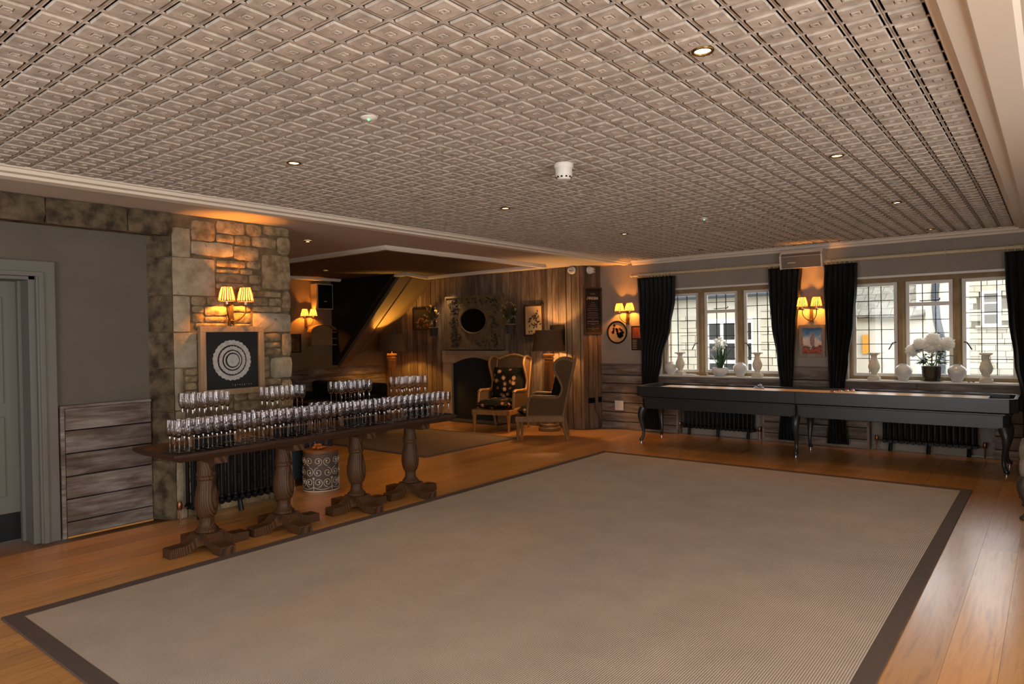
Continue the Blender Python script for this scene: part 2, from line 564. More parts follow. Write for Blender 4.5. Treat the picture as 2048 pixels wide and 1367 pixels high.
for i in range(35):
    for j in range(73):
        cx, cy = -0.335 - PT * (i + .5), 9.38 - PT * (j + .5)
        p = Vector((cx, cy, ZC - 1.5))
        dz = p.dot(FWD)
        vis = False
        if dz > 0.3:
            u, w = p.dot(RIGHT) / dz, p.dot(DOWN) / dz
            vis = abs(u) < 0.77 and w > -0.52
        cells.append((0 if vis else 1, dz if vis else 99, cx, cy))
cells.sort()
gt = G(); tile_geo(0, 0, gt)
tm = G(); tm.v = [(a, b, c - ZC) for a, b, c in gt.v]; tm.f = gt.f
tme = tm.mesh('ceiling_tile')
for q, (_, _, cx, cy) in enumerate(cells[:300]):
    put('ceiling_tile', tme, TILE, ceil, (cx, cy, ZC))
rest = G()
for _, _, cx, cy in cells[300:]: tile_geo(cx, cy, rest)
o = mk('ceiling_tile_field', rest, TILE, ceil)
o['kind'] = 'stuff'

struct('ceiling_lounge', G().box(-10.6, -2.8, ZS, -5.25, 9.8, 2.75), PLASTER)
struct('ceiling_right', G().box(-0.1, -2.8, ZS, 1.9, 9.8, 2.75), PLASTER)
def trim_y(name, prof, y0, y1):
    return struct(name, G().prism([(a, y0, b) for a, b in prof], (0, y1 - y0, 0)), TRIM)
trim_y('trim_1', [(-5.09, 2.63), (-5.09, 2.602), (-5.112, 2.600), (-5.118, 2.578), (-5.165, 2.574), (-5.172, 2.556), (-5.25, 2.55), (-5.27, 2.566), (-5.27, 2.63)], -2.6, 9.44)
trim_y('trim_2', [(-0.335, 2.63), (-0.335, 2.602), (-0.305, 2.600), (-0.298, 2.578), (-0.225, 2.572), (-0.215, 2.554), (-0.10, 2.548), (-0.08, 2.566), (-0.08, 2.63)], -2.6, 9.44)
struct('trim_3', G().prism([(-5.1, a, b) for a, b in [(9.375, 2.63), (9.375, 2.602), (9.395, 2.598), (9.402, 2.572), (9.425, 2.566), (9.432, 2.545), (9.44, 2.54), (9.44, 2.63)]], (5.0, 0, 0)), TRIM)

# lounge ceiling: dark tile panel inside a cream moulding
lp = [(-6.11, 5.35), (-6.11, 8.45), (-8.75, 8.62), (-8.45, 7.86), (-10.15, 7.86), (-10.15, 5.35)]
lt = struct('ceiling_panel', G().prism([(a, b, ZS - .004) for a, b in lp], (0, 0, .006)), TILED)
g = G()
for i in range(6):
    a, b = Vector((*lp[i], 0)), Vector((*lp[(i + 1) % 6], 0))
    d = (b - a).normalized(); n = Vector((-d.y, d.x, 0))
    a -= d * .045; b += d * .045
    for wd, z0 in ((.05, ZS - .035), (.03, ZS - .05)):
        g.prism([tuple(a + n * wd + Vector((0, 0, z0))), tuple(b + n * wd + Vector((0, 0, z0))), tuple(b - n * wd + Vector((0, 0, z0))), tuple(a - n * wd + Vector((0, 0, z0)))], (0, 0, ZS - z0))
struct('trim_4', g, TRIM)

# --- walls
def cells_wall(g, xs, zs, holes, y0, y1):
    for i in range(len(xs) - 1):
        run = None
        for j in range(len(zs) - 1):
            mx, mz = (xs[i] + xs[i + 1]) / 2, (zs[j] + zs[j + 1]) / 2
            hole = any(h[0] < mx < h[1] and h[2] < mz < h[3] for h in holes)
            if not hole:
                if run is None: run = zs[j]
            elif run is not None:
                g.box(xs[i], y0, run, xs[i + 1], y1, zs[j]); run = None
        if run is not None: g.box(xs[i], y0, run, xs[i + 1], y1, zs[-1])
W1, W2 = (-4.66, -2.90, 0.85, 2.14), (-2.06, -0.30, 0.85, 2.14)
A1, A2 = (-4.38, -3.12, 0.0, 0.62), (-1.83, -0.55, 0.0, 0.62)
g = G()
cells_wall(g, [-5.74, W1[0], A1[0], A1[1], W1[1], W2[0], A2[0], A2[1], W2[1], 1.9], [0, .62, .85, 2.14, ZC + .1], [W1, W2, A1, A2], 9.44, 9.58)
cells_wall(g, [-5.74, W1[0], W1[1], W2[0], W2[1], 1.9], [0, .85, 2.14, ZC + .1], [W1, W2], 9.58, 9.84)
wb = struct('wall_back', g, TAUPE)
# white bead over the window heads
for i, w in enumerate((W1, W2)):
    struct('trim_%d' % (5 + i), G().box(w[0] - .02, 9.425, 2.125, w[1] + .02, 9.45, 2.15), WHITEP)
# horizontal weathered boards below
g = G()
for s0, s1, zt in ((-5.668, A1[0], .84), (A1[1], A2[0], .84), (A2[1], 1.7, .84), (-5.668, W1[0] - .02, 1.0), (W1[1] + .02, W2[0] - .02, 1.0)): g.box(s0, 9.434, .0, s1, 9.4395, zt)
mk('gap_shade_sheet', g, DARKW, wb)  # dark sheet added to put shade in the gaps between boards
rows = [(0.0, .115), (.118, .265), (.268, .415), (.418, .565), (.568, .715), (.718, .845), (.848, 1.005)]
def hplank(x0, x1, z0, z1):
    gg = G().box(x0, 9.416, z0 + .004, x1, 9.434, z1 - .004)
    mk('plank', gg, WEATHX, wb, bevel=.002)
for k, (z0, z1) in enumerate(rows):
    segs = [(-5.668, W1[0] - .02), (W1[1] + .02, W2[0] - .02), (W2[1] + .02, 1.7)] if k == 6 else [(-5.668, 1.7)]
    if z0 < .6 and k < 6:
        segs = [(-5.668, A1[0]), (A1[1], A2[0]), (A2[1], 1.7)]
    if z0 >= .56 and k < 6:
        segs = [(-5.668, -3.6), (-3.597, -1.3), (-1.297, 1.7)]
    for s0, s1 in segs: hplank(s0, s1, z0, z1)
mk('dado_cap', G().box(-5.668, 9.405, 1.005, W1[0] - .02, 9.44, 1.022).box(W1[1] + .02, 9.405, 1.005, W2[0] - .02, 9.44, 1.022).box(W2[1] + .02, 9.405, 1.005, 1.7, 9.44, 1.022), WEATHX, wb)
g = G()
for a in (A1, A2):
    for xx in (a[0], a[1]): g.box(xx - .012, 9.41, 0, xx + .012, 9.56, .62)
mk('recess_edge', g, WEATHX, wb)

# chimney wall of upright boards
wf = struct('wall_fireplace', G().box(-10.6, 9.07, 0, -5.79, 9.84, ZS + .1).prism([(-5.80, 9.075, 0), (-5.766, 9.075, 0), (-5.684, 9.436, 0), (-5.80, 9.436, 0)], (0, 0, ZS)), DARKW)
x = -10.4
while x < -5.79:
    w = random.choice((.10, .12, .13, .155, .16))
    x1 = min(x + w, -5.757)
    if -5.757 - x1 < .05: x1 = -5.757
    yy = 9.045 + random.uniform(-.004, .004)
    if x1 - x > .03: mk('board', G().box(x + .0055, yy, 0, x1 - .0055, 9.07, ZS), BARN, wf, bevel=.004)
    x += w
fx = lambda yy: -5.76 + (yy - 9.05) * .2308
for y0, y1 in ((9.045, 9.148), (9.158, 9.248), (9.258, 9.346), (9.356, 9.434)):
    mk('board', G().prism([(fx(y0), y0, 0), (fx(y1), y1, 0), (fx(y1) - .022, y1 + .005, 0), (fx(y0) - .022, y0 + .005, 0)], (0, 0, ZS)), BARN, wf, bevel=.003)

# lounge side walls and the sloping underside of the stairs
wl = struct('wall_lounge', G().box(-10.6, 3.5, 0, -10.4, 9.07, ZS + .1), LOUNGEW)
for k in range(6):
    mk('plank', G().box(-10.4, 3.72, .005 + k * .16, -10.375, 9.0, .155 + k * .16), WEATH, wl, bevel=.003)
struct('wall_lounge_near', G().box(-10.4, 3.5, 0, -6.3, 3.7, ZS + .1), LOUNGEW)
N0, N1, F0, F1 = (-8.70, 2.56), (-10.4, 0.98), (-9.02, 2.56), (-10.4, 1.45)
def sl(t, v):   # point on the sloping plane, t down the slope, v across (0 near, 1 far)
    a = Vector((N0[0], 7.9, N0[1])).lerp(Vector((N1[0], 7.9, N1[1])), t)
    b = Vector((F0[0], 9.04, F0[1])).lerp(Vector((F1[0], 9.04, F1[1])), t)
    return a.lerp(b, v)
def slab(name, v0, v1, lift, m, parent=None):
    up = Vector((-.6, 0, .7)) * .12
    lo = Vector((.66, 0, -.75)) * lift
    g = G()
    ps = [sl(0, v0) + lo, sl(1, v0) + lo, sl(1, v1) + lo, sl(0, v1) + lo]
    g.prism([tuple(p) for p in ps], tuple(up - lo))
    o = mk(name, g, m, parent)
    return o
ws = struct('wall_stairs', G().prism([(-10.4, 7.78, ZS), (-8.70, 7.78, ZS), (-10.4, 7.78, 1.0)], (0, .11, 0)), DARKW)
slab('stair_soffit', .40, 1.0, 0, LOUNGEW, ws)
slab('stair_string', 0.0, .28, .05, LOUNGEW, ws)

# stone pier, lintel and the grey recess with the door
wp = struct('wall_pier', G().prism([(-5.768, 2.71, 0), (-5.768, 3.82, 0), (-6.3, 3.82, 0), (-6.3, 2.62, 0), (-5.965, 2.612, 0)], (0, 0, ZS)), MORTAR)
def stone(y0, z0, y1, z1, m, proud=.022, parent=wp):
    nu, nv = (5, 3) if (y1 - y0) > (z1 - z0) else (3, 4)
    sh = min(.007, .08 * min(y1 - y0, z1 - z0))
    if m is STONEL and y0 < 2.72: sh = .002
    vs = []
    for j in range(nv + 1):
        for i in range(nu + 1):
            u, v = i / nu, j / nv
            edge = i in (0, nu) or j in (0, nv)
            cor = i in (0, nu) and j in (0, nv)
            yy = y0 + (y1 - y0) * u + (0 if not edge else random.uniform(-sh, sh) * .6)
            zz = z0 + (z1 - z0) * v + (0 if not edge else random.uniform(-sh, sh) * .6)
            if cor:
                yy += sh * (1 if i == 0 else -1); zz += sh * (1 if j == 0 else -1)
            vs.append((-5.768 + (proud * .45 if edge else proud) + random.uniform(-.004, .004), yy, zz))
    n = len(vs)
    idx = lambda i, j: j * (nu + 1) + i
    fs = [(idx(i, j), idx(i + 1, j), idx(i + 1, j + 1), idx(i, j + 1)) for i in range(nu) for j in range(nv)]
    ring = [idx(i, 0) for i in range(nu)] + [idx(nu, j) for j in range(nv)] + [idx(i, nv) for i in range(nu, 0, -1)] + [idx(0, j) for j in range(nv, 0, -1)]
    back = {}
    for r in ring:
        back[r] = len(vs); a = vs[r]; vs.append((-5.772, a[1], a[2]))
    for a, b in zip(ring, ring[1:] + ring[:1]): fs.append((a, back[a], back[b], b))
    g = G(); g.add(vs, fs)
    return mk('stone', g, m, parent, smooth=True, angle=50)
STONES = [(2.88, 2.359, 3.088, 2.527), (2.873, 2.234, 3.255, 2.35), (3.105, 2.44, 3.366, 2.551), (3.388, 2.45, 3.537, 2.551), (3.563, 2.475, 3.828, 2.555), (3.28, 2.353, 3.428, 2.435), (3.444, 2.351, 3.687, 2.441), (3.701, 2.308, 3.837, 2.461), (3.264, 2.22, 3.506, 2.343), (3.098, 2.36, 3.264, 2.43), (3.097, 2.144, 3.369, 2.204), (3.389, 2.148, 3.524, 2.212), (3.096, 2.092, 3.308, 2.135), (3.323, 2.09, 3.437, 2.135), (3.094, 2.011, 3.389, 2.084), (3.408, 2.011, 3.521, 2.084), (3.537, 1.969, 3.832, 2.287), (3.093, 1.951, 3.39, 2.0), (3.406, 1.949, 3.519, 1.998), (2.866, 1.802, 2.996, 1.875), (3.007, 1.807, 3.218, 1.873), (3.23, 1.812, 3.416, 1.888), (2.876, 1.739, 2.975, 1.79), (2.987, 1.714, 3.188, 1.793), (3.198, 1.751, 3.415, 1.801), (2.875, 1.659, 2.973, 1.727), (2.985, 1.655, 3.176, 1.703), (3.189, 1.653, 3.415, 1.74), (2.901, 1.609, 3.186, 1.647), (3.197, 1.608, 3.406, 1.642), (3.433, 1.894, 3.727, 1.943), (3.439, 1.814, 3.591, 1.881), (3.603, 1.817, 3.73, 1.878), (3.744, 1.764, 3.831, 1.946), (3.438, 1.755, 3.729, 1.801), (3.436, 1.566, 3.831, 1.741), (3.537, 1.484, 3.718, 1.553), (3.541, 1.424, 3.709, 1.468), (3.534, 1.352, 3.715, 1.41), (3.735, 1.341, 3.834, 1.551), (3.535, 1.215, 3.596, 1.338), (3.608, 1.135, 3.834, 1.325), (3.528, 1.144, 3.594, 1.204), (3.531, 1.075, 3.713, 1.127), (3.727, 1.015, 3.834, 1.109), (2.807, 1.208, 2.912, 1.255), (2.806, 1.148, 2.911, 1.198), (2.805, 1.081, 2.903, 1.136), (2.803, 1.029, 2.911, 1.069), (2.922, 1.485, 3.075, 1.563), (2.92, 1.368, 3.235, 1.47), (2.918, 1.282, 3.07, 1.358), (3.09, 1.481, 3.322, 1.561), (3.252, 1.357, 3.524, 1.464), (3.085, 1.255, 3.521, 1.347), (2.926, 1.164, 3.176, 1.254), (3.191, 1.159, 3.519, 1.239), (2.916, 1.064, 3.119, 1.153), (3.135, 1.052, 3.516, 1.148), (3.335, 1.477, 3.523, 1.554), (2.921, 0.998, 3.117, 1.046), (3.132, 0.974, 3.227, 1.039), (3.239, 0.956, 3.361, 1.03), (3.377, 0.947, 3.544, 1.03), (3.562, 0.975, 3.708, 1.06), (3.56, 0.848, 3.832, 0.959), (2.802, 0.948, 2.9, 1.013), (3.008, 0.889, 3.225, 0.95), (3.24, 0.861, 3.542, 0.937), (3.723, 0.965, 3.835, 1.005)]
ASH = [(2.712, 2.206, 2.868, 2.447), (2.712, 1.885, 3.081, 2.2), (2.712, 1.575, 2.854, 1.874), (2.712, 1.272, 2.907, 1.565), (2.712, 0.916, 2.783, 1.265), (2.712, 0.512, 2.796, 0.905), (2.712, 0.005, 2.797, 0.501)]
for s in ASH: stone(*s, STONEL, .02)
for s in STONES:
    big = (s[2] - s[0]) * (s[3] - s[1]) > .03
    stone(*s, STONEL if big and random.random() < .6 else STONE, .026 if big else .02)
z = 0.01
while z < .84:                                   # courses low on the pier, behind the table
    h = random.uniform(.08, .13); y = 2.81
    while y < 3.82:
        w = random.uniform(.12, .3)
        y1 = min(3.83, y + w)
        if 3.83 - y1 < .08: y1 = 3.83
        stone(y, z, y1 - .012, min(z + h - .012, .842), STONE)
        y = y1
    z += h
# return face towards the door
zz = [0.005, .5, .91, 1.27, 1.57, 1.88, 2.2, 2.385]
for a, b in zip(zz, zz[1:]):
    g = G()
    j = random.uniform(-.006, .006)
    g.prism([(-5.752, 2.704, a + .004), (-5.80, 2.735, a + .004), (-5.965, 2.63, a + .004), (-5.957, 2.592 + j, a + .004), (-5.86, 2.645 + j, a + .004)], (0, 0, b - a - .008))
    mk('stone', g, STONED, wp, bevel=.008)
struct('wall_left', G().box(-6.3, 1.79, 0, -5.955, 2.63, 2.42).box(-6.3, 0.86, 2.02, -5.955, 1.79, 2.42).box(-6.3, -2.8, 0, -5.955, 0.86, 2.42).box(-6.6, .7, 0, -6.31, 2.0, 2.42), GREYW)
lin_ = struct('wall_lintel', G().box(-6.3, -2.8, 2.4, -5.79, 2.71, ZS), MORTAR)
y = -2.7
for ln in (1.35, 1.1, 1.12, .93, .92):
    g = G().box(-5.80, y + .004, 2.375 + random.uniform(-.006, .006), -5.765, min(y + ln, 2.868) - .004, ZS - .003)
    mk('core', g, STONED, lin_, bevel=.012)
    yy, ye = y, min(y + ln, 2.868)
    while yy < ye - .05:                           # rough hewn face in uneven patches
        y2 = min(ye, yy + random.uniform(.28, .6))
        if ye - y2 < .15: y2 = ye
        o = stone(yy + .002, 2.374 + random.uniform(-.006, .006), y2 - .002, ZS - .004, STONED, .045, lin_)
        yy = y2
    y += ln
mk('underside', G().box(-6.3, -2.7, 2.385, -5.80, 2.63, 2.4), STONED, lin_)
wn = struct('wall_dado', G().box(-5.956, 1.92, 0, -5.95, 2.6, 1.0), DARKW)
for a, b in ((.015, .118), (.128, .292), (.302, .466), (.476, .642), (.652, .818), (.828, .992)):
    mk('plank', G().box(-5.95, 1.955, a, -5.924, 2.588, b), WEATH, wn, bevel=.003)
mk('cap', G().box(-5.955, 1.92, .996, -5.905, 2.585, 1.018), WEATH, wn, bevel=.003)
mk('end_strip', G().box(-5.95, 1.922, 0, -5.92, 1.95, .996), WEATH, wn, bevel=.003)
mk('base_strip', G().box(-5.95, 1.955, 0, -5.92, 2.588, .013), OAK, wn)

# grey door in its deep frame
d1 = struct('door_1', G().box(-6.225, .90, .01, -6.185, 1.742, 1.97), DOORP, bevel=.003)
g = G()
for z0, z1 in ((.35, .95), (1.05, 1.85)):
    for y0, y1 in ((1.0, 1.28), (1.36, 1.64)):
        g.box(-6.19, y0, z0, -6.176, y1, z1)
mk('panel', g, DOORP, d1, bevel=.006)
mk('kick_plate', G().box(-6.187, .93, .015, -6.18, 1.735, .22), BLACK, d1)
fr = mk('door_frame', G().box(-6.26, 1.745, 0, -5.96, 1.79, 2.0).box(-6.26, .86, 0, -5.96, .90, 2.0).box(-6.26, .86, 1.97, -5.96, 1.79, 2.02).box(-6.18, 1.725, 0, -6.13, 1.75, 1.98), DOORP, d1, bevel=.003)
g = G().box(-5.96, 1.785, 0, -5.925, 1.91, 2.0).box(-5.96, 1.80, 0, -5.912, 1.835, 2.0).box(-5.96, .74, 1.995, -5.925, 1.91, 2.11).box(-5.96, .80, 1.995, -5.912, 1.835, 2.03).box(-5.96, .74, 0, -5.925, .865, 2.0)
mk('architrave', g, DOORP, d1, bevel=.004)
mk('door_handle', G().tube([(-6.18, .97, 1.02), (-6.12, .97, 1.02), (-6.12, 1.08, 1.02)], .01), BRASS, d1, smooth=True)

# walls and windows behind and beside the camera (unseen, windows placed for the daylight lamps)
g = G()
cells_wall(g, [-6.3, -4.1, -.3, 1.9], [0, .2, 2.3, ZC + .1], [(-4.1, -.3, .2, 2.3)], -2.8, -2.6)
struct('wall_front', g, TAUPE)
g = G().box(1.7, -2.8, 0, 1.9, -.7, ZS + .05).box(1.7, -.7, 0, 1.9, 1.7, .85).box(1.7, -.7, 2.15, 1.9, 1.7, ZS + .05).box(1.7, 1.7, 0, 1.9, 3.1, ZS + .05)
g.box(1.7, 3.1, 0, 1.9, 4.7, .85).box(1.7, 3.1, 2.15, 1.9, 4.7, ZS + .05).box(1.7, 4.7, 0, 1.9, 9.44, ZS + .05)
struct('wall_right', g, TAUPE)
g = G()
for xx in (-4.1, -2.85, -1.6, -.36): g.box(xx, -2.66, .2, xx + .06, -2.6, 2.3)
for z0 in (.2, 2.24): g.box(-4.1, -2.66, z0, -.3, -2.6, z0 + .06)
struct('window_3', g, WHITEP)
g = G()
for y0, y1 in ((-.7, 1.7), (3.1, 4.7)):
    for k in range(4): g.box(1.7, y0 + (y1 - y0 - .05) * k / 3, .85, 1.75, y0 + (y1 - y0 - .05) * k / 3 + .05, 2.15)
    g.box(1.7, y0, .85, 1.75, y1, .9).box(1.7, y0, 2.1, 1.75, y1, 2.15)
struct('window_4', g, WHITEP)
# ================================================================ STONE-MULLIONED WINDOWS
MULL = mat('mullion_stone', '8a7355', 0.9, c2='9d8766', ns=7, bs=40, bstr=0.4, mode='World', spec=0.15)
SILLM = mat('pale_sill', 'd6cfc2', 0.4, spec=0.5)
def casement(win, x0, x1, split, hinge):
    Y0, Y1 = 9.60, 9.64
    z0, z1 = .905, 2.075
    fw = .04
    c = mk('casement', G().box(x0, Y0, z0, x0 + fw, Y1, z1).box(x1 - fw, Y0, z0, x1, Y1, z1).box(x0 + fw, Y0, z0, x1 - fw, Y1, z0 + fw).box(x0 + fw, Y0, z1 - fw, x1 - fw, Y1, z1), WHITEP, win, bevel=.003)
    zones = [(z0 + fw, z1 - fw, 6)]
    if split:
        mk('transom', G().box(x0 + .01, Y0 - .012, 1.77, x1 - .01, Y1, 1.815), WHITEP, c, bevel=.003)
        zones = [(z0 + fw, 1.77, 5), (1.815, z1 - fw, 2)]
        mk('stay', G().tube([(x0 + .15, Y0 - .02, 1.83), (x0 + .36, Y0 - .03, 1.835)], .006, 6).tube([(x0 + .36, Y0 - .03, 1.835), (x0 + .36, Y0 - .03, 1.86)], .006, 6), BLACK, c)
    gl = G()
    xa, xb = x0 + fw, x1 - fw
    cw = (xb - xa) / 3
    for a, b, n in zones:
        rh = (b - a) / n
        for k in (1, 2): gl.box(xa + cw * k - .004, 9.612, a, xa + cw * k + .004, 9.628, b)
        for r in range(1, n): gl.box(xa, 9.611, a + rh * r - .004, xb, 9.629, a + rh * r + .004)
        me = plank_mesh(('pane', round(cw, 3), round(rh, 3)), lambda: G().box(0, -.0015, 0, cw - .002, .0015, rh - .002).mesh('pane'))
        for i in range(3):
            for r in range(n): put('pane', me, PANE, c, (xa + cw * i + .001, 9.62, a + rh * r + .001))
    mk('leading', gl, LEAD, c)
    if not split:
        hx = x1 - .02 if hinge > 0 else x0 + .02
        s = -1 if hinge > 0 else 1
        mk('latch', G().tube([(hx, Y0, 1.33), (hx, Y0 - .03, 1.33), (hx + s * .03, Y0 - .035, 1.325), (hx + s * .075, Y0 - .03, 1.24)], .007, 6), BLACK, c, smooth=True)
def window(name, x0, x1, m1, m2):
    w = struct(name, G().box(x0, 9.57, 2.075, x1, 9.80, 2.14).box(x0, 9.58, .85, x1, 9.80, .905), MULL, bevel=.004)
    for mx in (m1, m2): mk('mullion', G().prism([(mx - .045, 9.66, .905), (mx - .045, 9.60, .905), (mx - .022, 9.54, .905), (mx + .022, 9.54, .905), (mx + .045, 9.60, .905), (mx + .045, 9.66, .905)], (0, 0, 1.17)), MULL, w)
    mk('jamb', G().box(x0, 9.55, .905, x0 + .03, 9.8, 2.075), MULL, w)
    mk('jamb', G().box(x1 - .03, 9.55, .905, x1, 9.8, 2.075), MULL, w)
    mk('sill', G().box(x0 - .02, 9.395, .845, x1 + .02, 9.58, .868), SILLM, w, bevel=.004)
    casement(w, x0 + .03, m1 - .045, False, 1)
    casement(w, m1 + .045, m2 - .045, True, 1)
    casement(w, m2 + .045, x1 - .03, False, -1)
window('window_1', W1[0], W1[1], -4.06, -3.48)
window('window_2', W2[0], W2[1], -1.478, -.898)

# ================================================================ OUTSIDE
FAR = mat('far_limestone', 'a39a88', 0.95, c2='b8ae9c', ns=2.2, jit=.1, spec=.1)
FARM = mat('far_mortar', '6e6452', 0.95, spec=.1)
REND = mat('cream_render', 'bcb4a4', 0.9, c2='c4bcac', ns=1.5, mode='World', spec=.1)
SLT = mat('stone_slate', '7c766c', 0.9, c2='908a7e', ns=6, jit=.14, spec=.1)
GUT = mat('dark_gutter_pipe', '363b40', 0.6)
DPANE = mat('dark_pane', '26241f', 0.2)
struct('ground_yard', G().box(-40, 9.9, -.6, 30, 60, -.4), mat('yard_paving', '7b7466', .95, c2='888173', ns=2, mode='World'))
def blocks(parent, x0, x1, z0, z1, y, h, wl, holes=(), th=.05):
    z = z0; k = 0
    while z < z1 - .03:
        zt = min(z + h, z1)
        x = x0 - (wl * .5 if k % 2 else 0); k += 1
        while x < x1:
            w = wl * random.uniform(.75, 1.3)
            a, b = max(x, x0), min(x + w, x1)
            x += w
            if b - a < .05: continue
            if any(h_[0] < (a + b) / 2 < h_[1] and h_[2] < (z + zt) / 2 < h_[3] for h_ in holes): continue
            mk('stone_block', G().box(a + .008, y - th - random.uniform(0, .015), z + .008, b - .008, y, zt - .008), FAR, parent)
        z = zt
# cream house across the yard, seen through the window by the lamp
h = thing('cream_house', 'cream rendered house with stone quoins seen through window beside botanical prints', 'building')
mk('wall', G().box(-13, 18, -.4, -4.2, 18.4, 2.6), REND, h)
mk('eave', G().box(-13.2, 17.6, 2.44, -4.0, 18.4, 2.52), GUT, h)
mk('gutter', G().tube([(-13.2, 17.55, 2.45), (-4.0, 17.55, 2.45)], .07, 8), GUT, h, smooth=True)
mk('roof', G().prism([(-13.3, 17.5, 2.5), (-13.3, 17.5, 2.62), (-13.3, 21.5, 5.2), (-13.3, 21.5, 5.08)], (9.4, 0, 0)), SLT, h)
blocks(h, -8.25, -7.62, -.4, 1.95, 18.0, .2, .4)
blocks(h, -6.0, -5.0, -.4, 2.05, 18.0, .2, .45)
for xa, xb in ((-7.42, -6.62), (-6.52, -6.18)):
    wn_ = mk('window', G().box(xa, 17.93, .1, xb, 18.0, 1.85), WHITEP, h)
    n = 2 if xb - xa > .5 else 1
    for i in range(n):
        for j in range(3):
            ww = (xb - xa) / n
            mk('pane', G().box(xa + ww * i + .05, 17.915, .2 + .54 * j, xa + ww * (i + 1) - .05, 17.935, .2 + .54 * j + .44), DPANE, wn_)
mk('lean_to_roof', G().prism([(-9.8, 16.6, 2.0), (-9.8, 16.6, 2.06), (-9.8, 17.9, 2.35), (-9.8, 17.9, 2.29)], (1.3, 0, 0)), GUT, h)
# low outhouse with stone roof and the stone cottage, through the other window
s = thing('stone_outhouse', 'low outhouse with wavy stone-slate roof and drainpipe behind the hydrangea window', 'building')
mk('wall', G().box(-5.0, 20, -.4, -2.75, 22, 1.8), REND, s)
rf = mk('roof', G().prism([(-5.3, 19.8, 1.72), (-5.3, 19.8, 1.78), (-5.3, 23, 3.6), (-5.3, 23, 3.5)], (2.75, 0, 0)), FARM, s)
for k in range(9):
    t0, t1 = k / 9, (k + 1.25) / 9
    for i in range(11):
        xa = -5.3 + i * .25 - (.12 if k % 2 else 0)
        a = Vector((xa, 19.78 + 3.2 * t0, 1.80 + 1.83 * t0)); b = Vector((xa, 19.78 + 3.2 * t1, 1.79 + 1.83 * t1))
        mk('slate', G().prism([tuple(a), tuple(a + Vector((.24, 0, random.uniform(-.01, .02)))), tuple(b + Vector((.24, 0, 0))), tuple(b)], (0, -.02, .035)), SLT, rf)
mk('board', G().box(-3.98, 19.9, .85, -3.84, 20.0, 1.35), mat('orange_sign', 'd08a2a', .7), s)
mk('drainpipe', G().tube([(-2.30, 19.95, 2.9), (-2.34, 19.95, 2.3), (-2.30, 19.95, 1.7), (-2.2, 19.95, 1.2), (-2.2, 19.95, .2)], .085, 8), GUT, s, smooth=True)
mk('side_wall', G().box(-2.75, 20, -.4, -1.75, 21.5, 3.4), REND, s)
c = thing('stone_cottage', 'limestone cottage with white sash window seen beyond the farthest curtain', 'building')
mk('wall', G().box(-3.3, 28, -.4, 6, 28.6, 7), FARM, c)
SH = (-2.02, -1.32, 1.5, 2.78)
blocks(c, -3.2, 2.2, -.3, 3.9, 28.0, .2, .5, [SH])
wn_ = mk('window', G().box(-1.95, 27.88, 1.55, -1.38, 28.0, 2.7), WHITEP, c)
for a, b in ((1.62, 1.92), (1.98, 2.28), (2.34, 2.62)):
    mk('pane', G().box(-1.85, 27.86, a, -1.48, 27.9, b), mat('far_pane', '5a574e', .3), wn_)
mk('lintel', G().box(-2.1, 27.9, 2.7, -1.2, 28.0, 2.88), FAR, c)
mk('sill', G().box(-2.1, 27.85, 1.44, -1.2, 28.0, 1.55), FAR, c)

# ================================================================ CURTAINS AND POLES
def pole(label, x0, x1, finL, brk, rings):
    t = thing('curtain_pole', label, 'curtain pole', (0, 9.33, 2.372))
    mk('rod', G().tube([(x0, 0, 0), (x1, 0, 0)], .021, 12), POLE, t, smooth=True)
    if finL: mk('finial', G().lathe([(0.001, -.055), (.018, -.045), (.026, -.025), (.018, -.008), (.012, 0), (.022, .006), (.012, .012)], 12), POLE, t, smooth=True).matrix_local = Matrix.Translation((x0 - .012, 0, 0)) @ Matrix.Rotation(PI / 2, 4, 'Y')
    for b in brk:
        mk('bracket', G().tube([(b, .108, 0), (b, 0, 0)], .014, 8).torus((b, 0, 0), .026, .009, 'x', 16, 6), POLE, t, smooth=True)
    me = G().torus((0, 0, -.006), .031, .0055, 'x', 16, 6).mesh('ring', True)
    for r in rings: put('ring', me, POLE, t, (r, 0, 0))
    return t
lerp = lambda a, b, n: [a + (b - a) * i / (n - 1) for i in range(n)]
pole('cream curtain pole above the window holding the agapanthus', -5.02, -2.36 - .06, True, (-3.72,), lerp(-4.93, -4.40, 11) + lerp(-2.98, -2.62, 8))
pole('cream curtain pole above the window holding the hydrangea', -2.32, .62, True, (-.98,), lerp(-2.27, -1.95, 7) + lerp(-.40, .12, 9))
def curtain(label, key, pleats, y=9.335):
    """key: rows of (z, left x, right x)"""
    nu = pleats * 10
    zs = [2.328 - (2.328 - .05) * i / 46 for i in range(47)]
    def at(z, k):
        for a, b in zip(key, key[1:]):
            if a[0] >= z >= b[0]:
                t = (a[0] - z) / (a[0] - b[0]); t = t * t * (3 - 2 * t)
                return a[k] + (b[k] - a[k]) * t
        return key[-1][k] if z < key[-1][0] else key[0][k]
    vs = []
    for iz, z in enumerate(zs):
        l, r = at(z, 1), at(z, 2)
        amp = .022 + .016 * min(1, iz / 12)
        amp *= min(1.0, (r - l) / .36 + .15)
        for iu in range(nu + 1):
            u = iu / nu
            ph = u * pleats * 2 * PI + .5 * math.sin(z * 2 + u * 3)
            vs.append((l + (r - l) * u + .006 * math.sin(ph * 2), y + amp * math.sin(ph) - .006, z))
    fs = [(j * (nu + 1) + i, j * (nu + 1) + i + 1, (j + 1) * (nu + 1) + i + 1, (j + 1) * (nu + 1) + i) for j in range(46) for i in range(nu)]
    g = G(); g.add(vs, fs)
    o = mk('curtain', g, CURT, None, smooth=True, angle=80)
    md = o.modifiers.new('cloth', 'SOLIDIFY'); md.thickness = .004
    return tag(o, label, 'curtain', 'charcoal curtains at the stone windows')
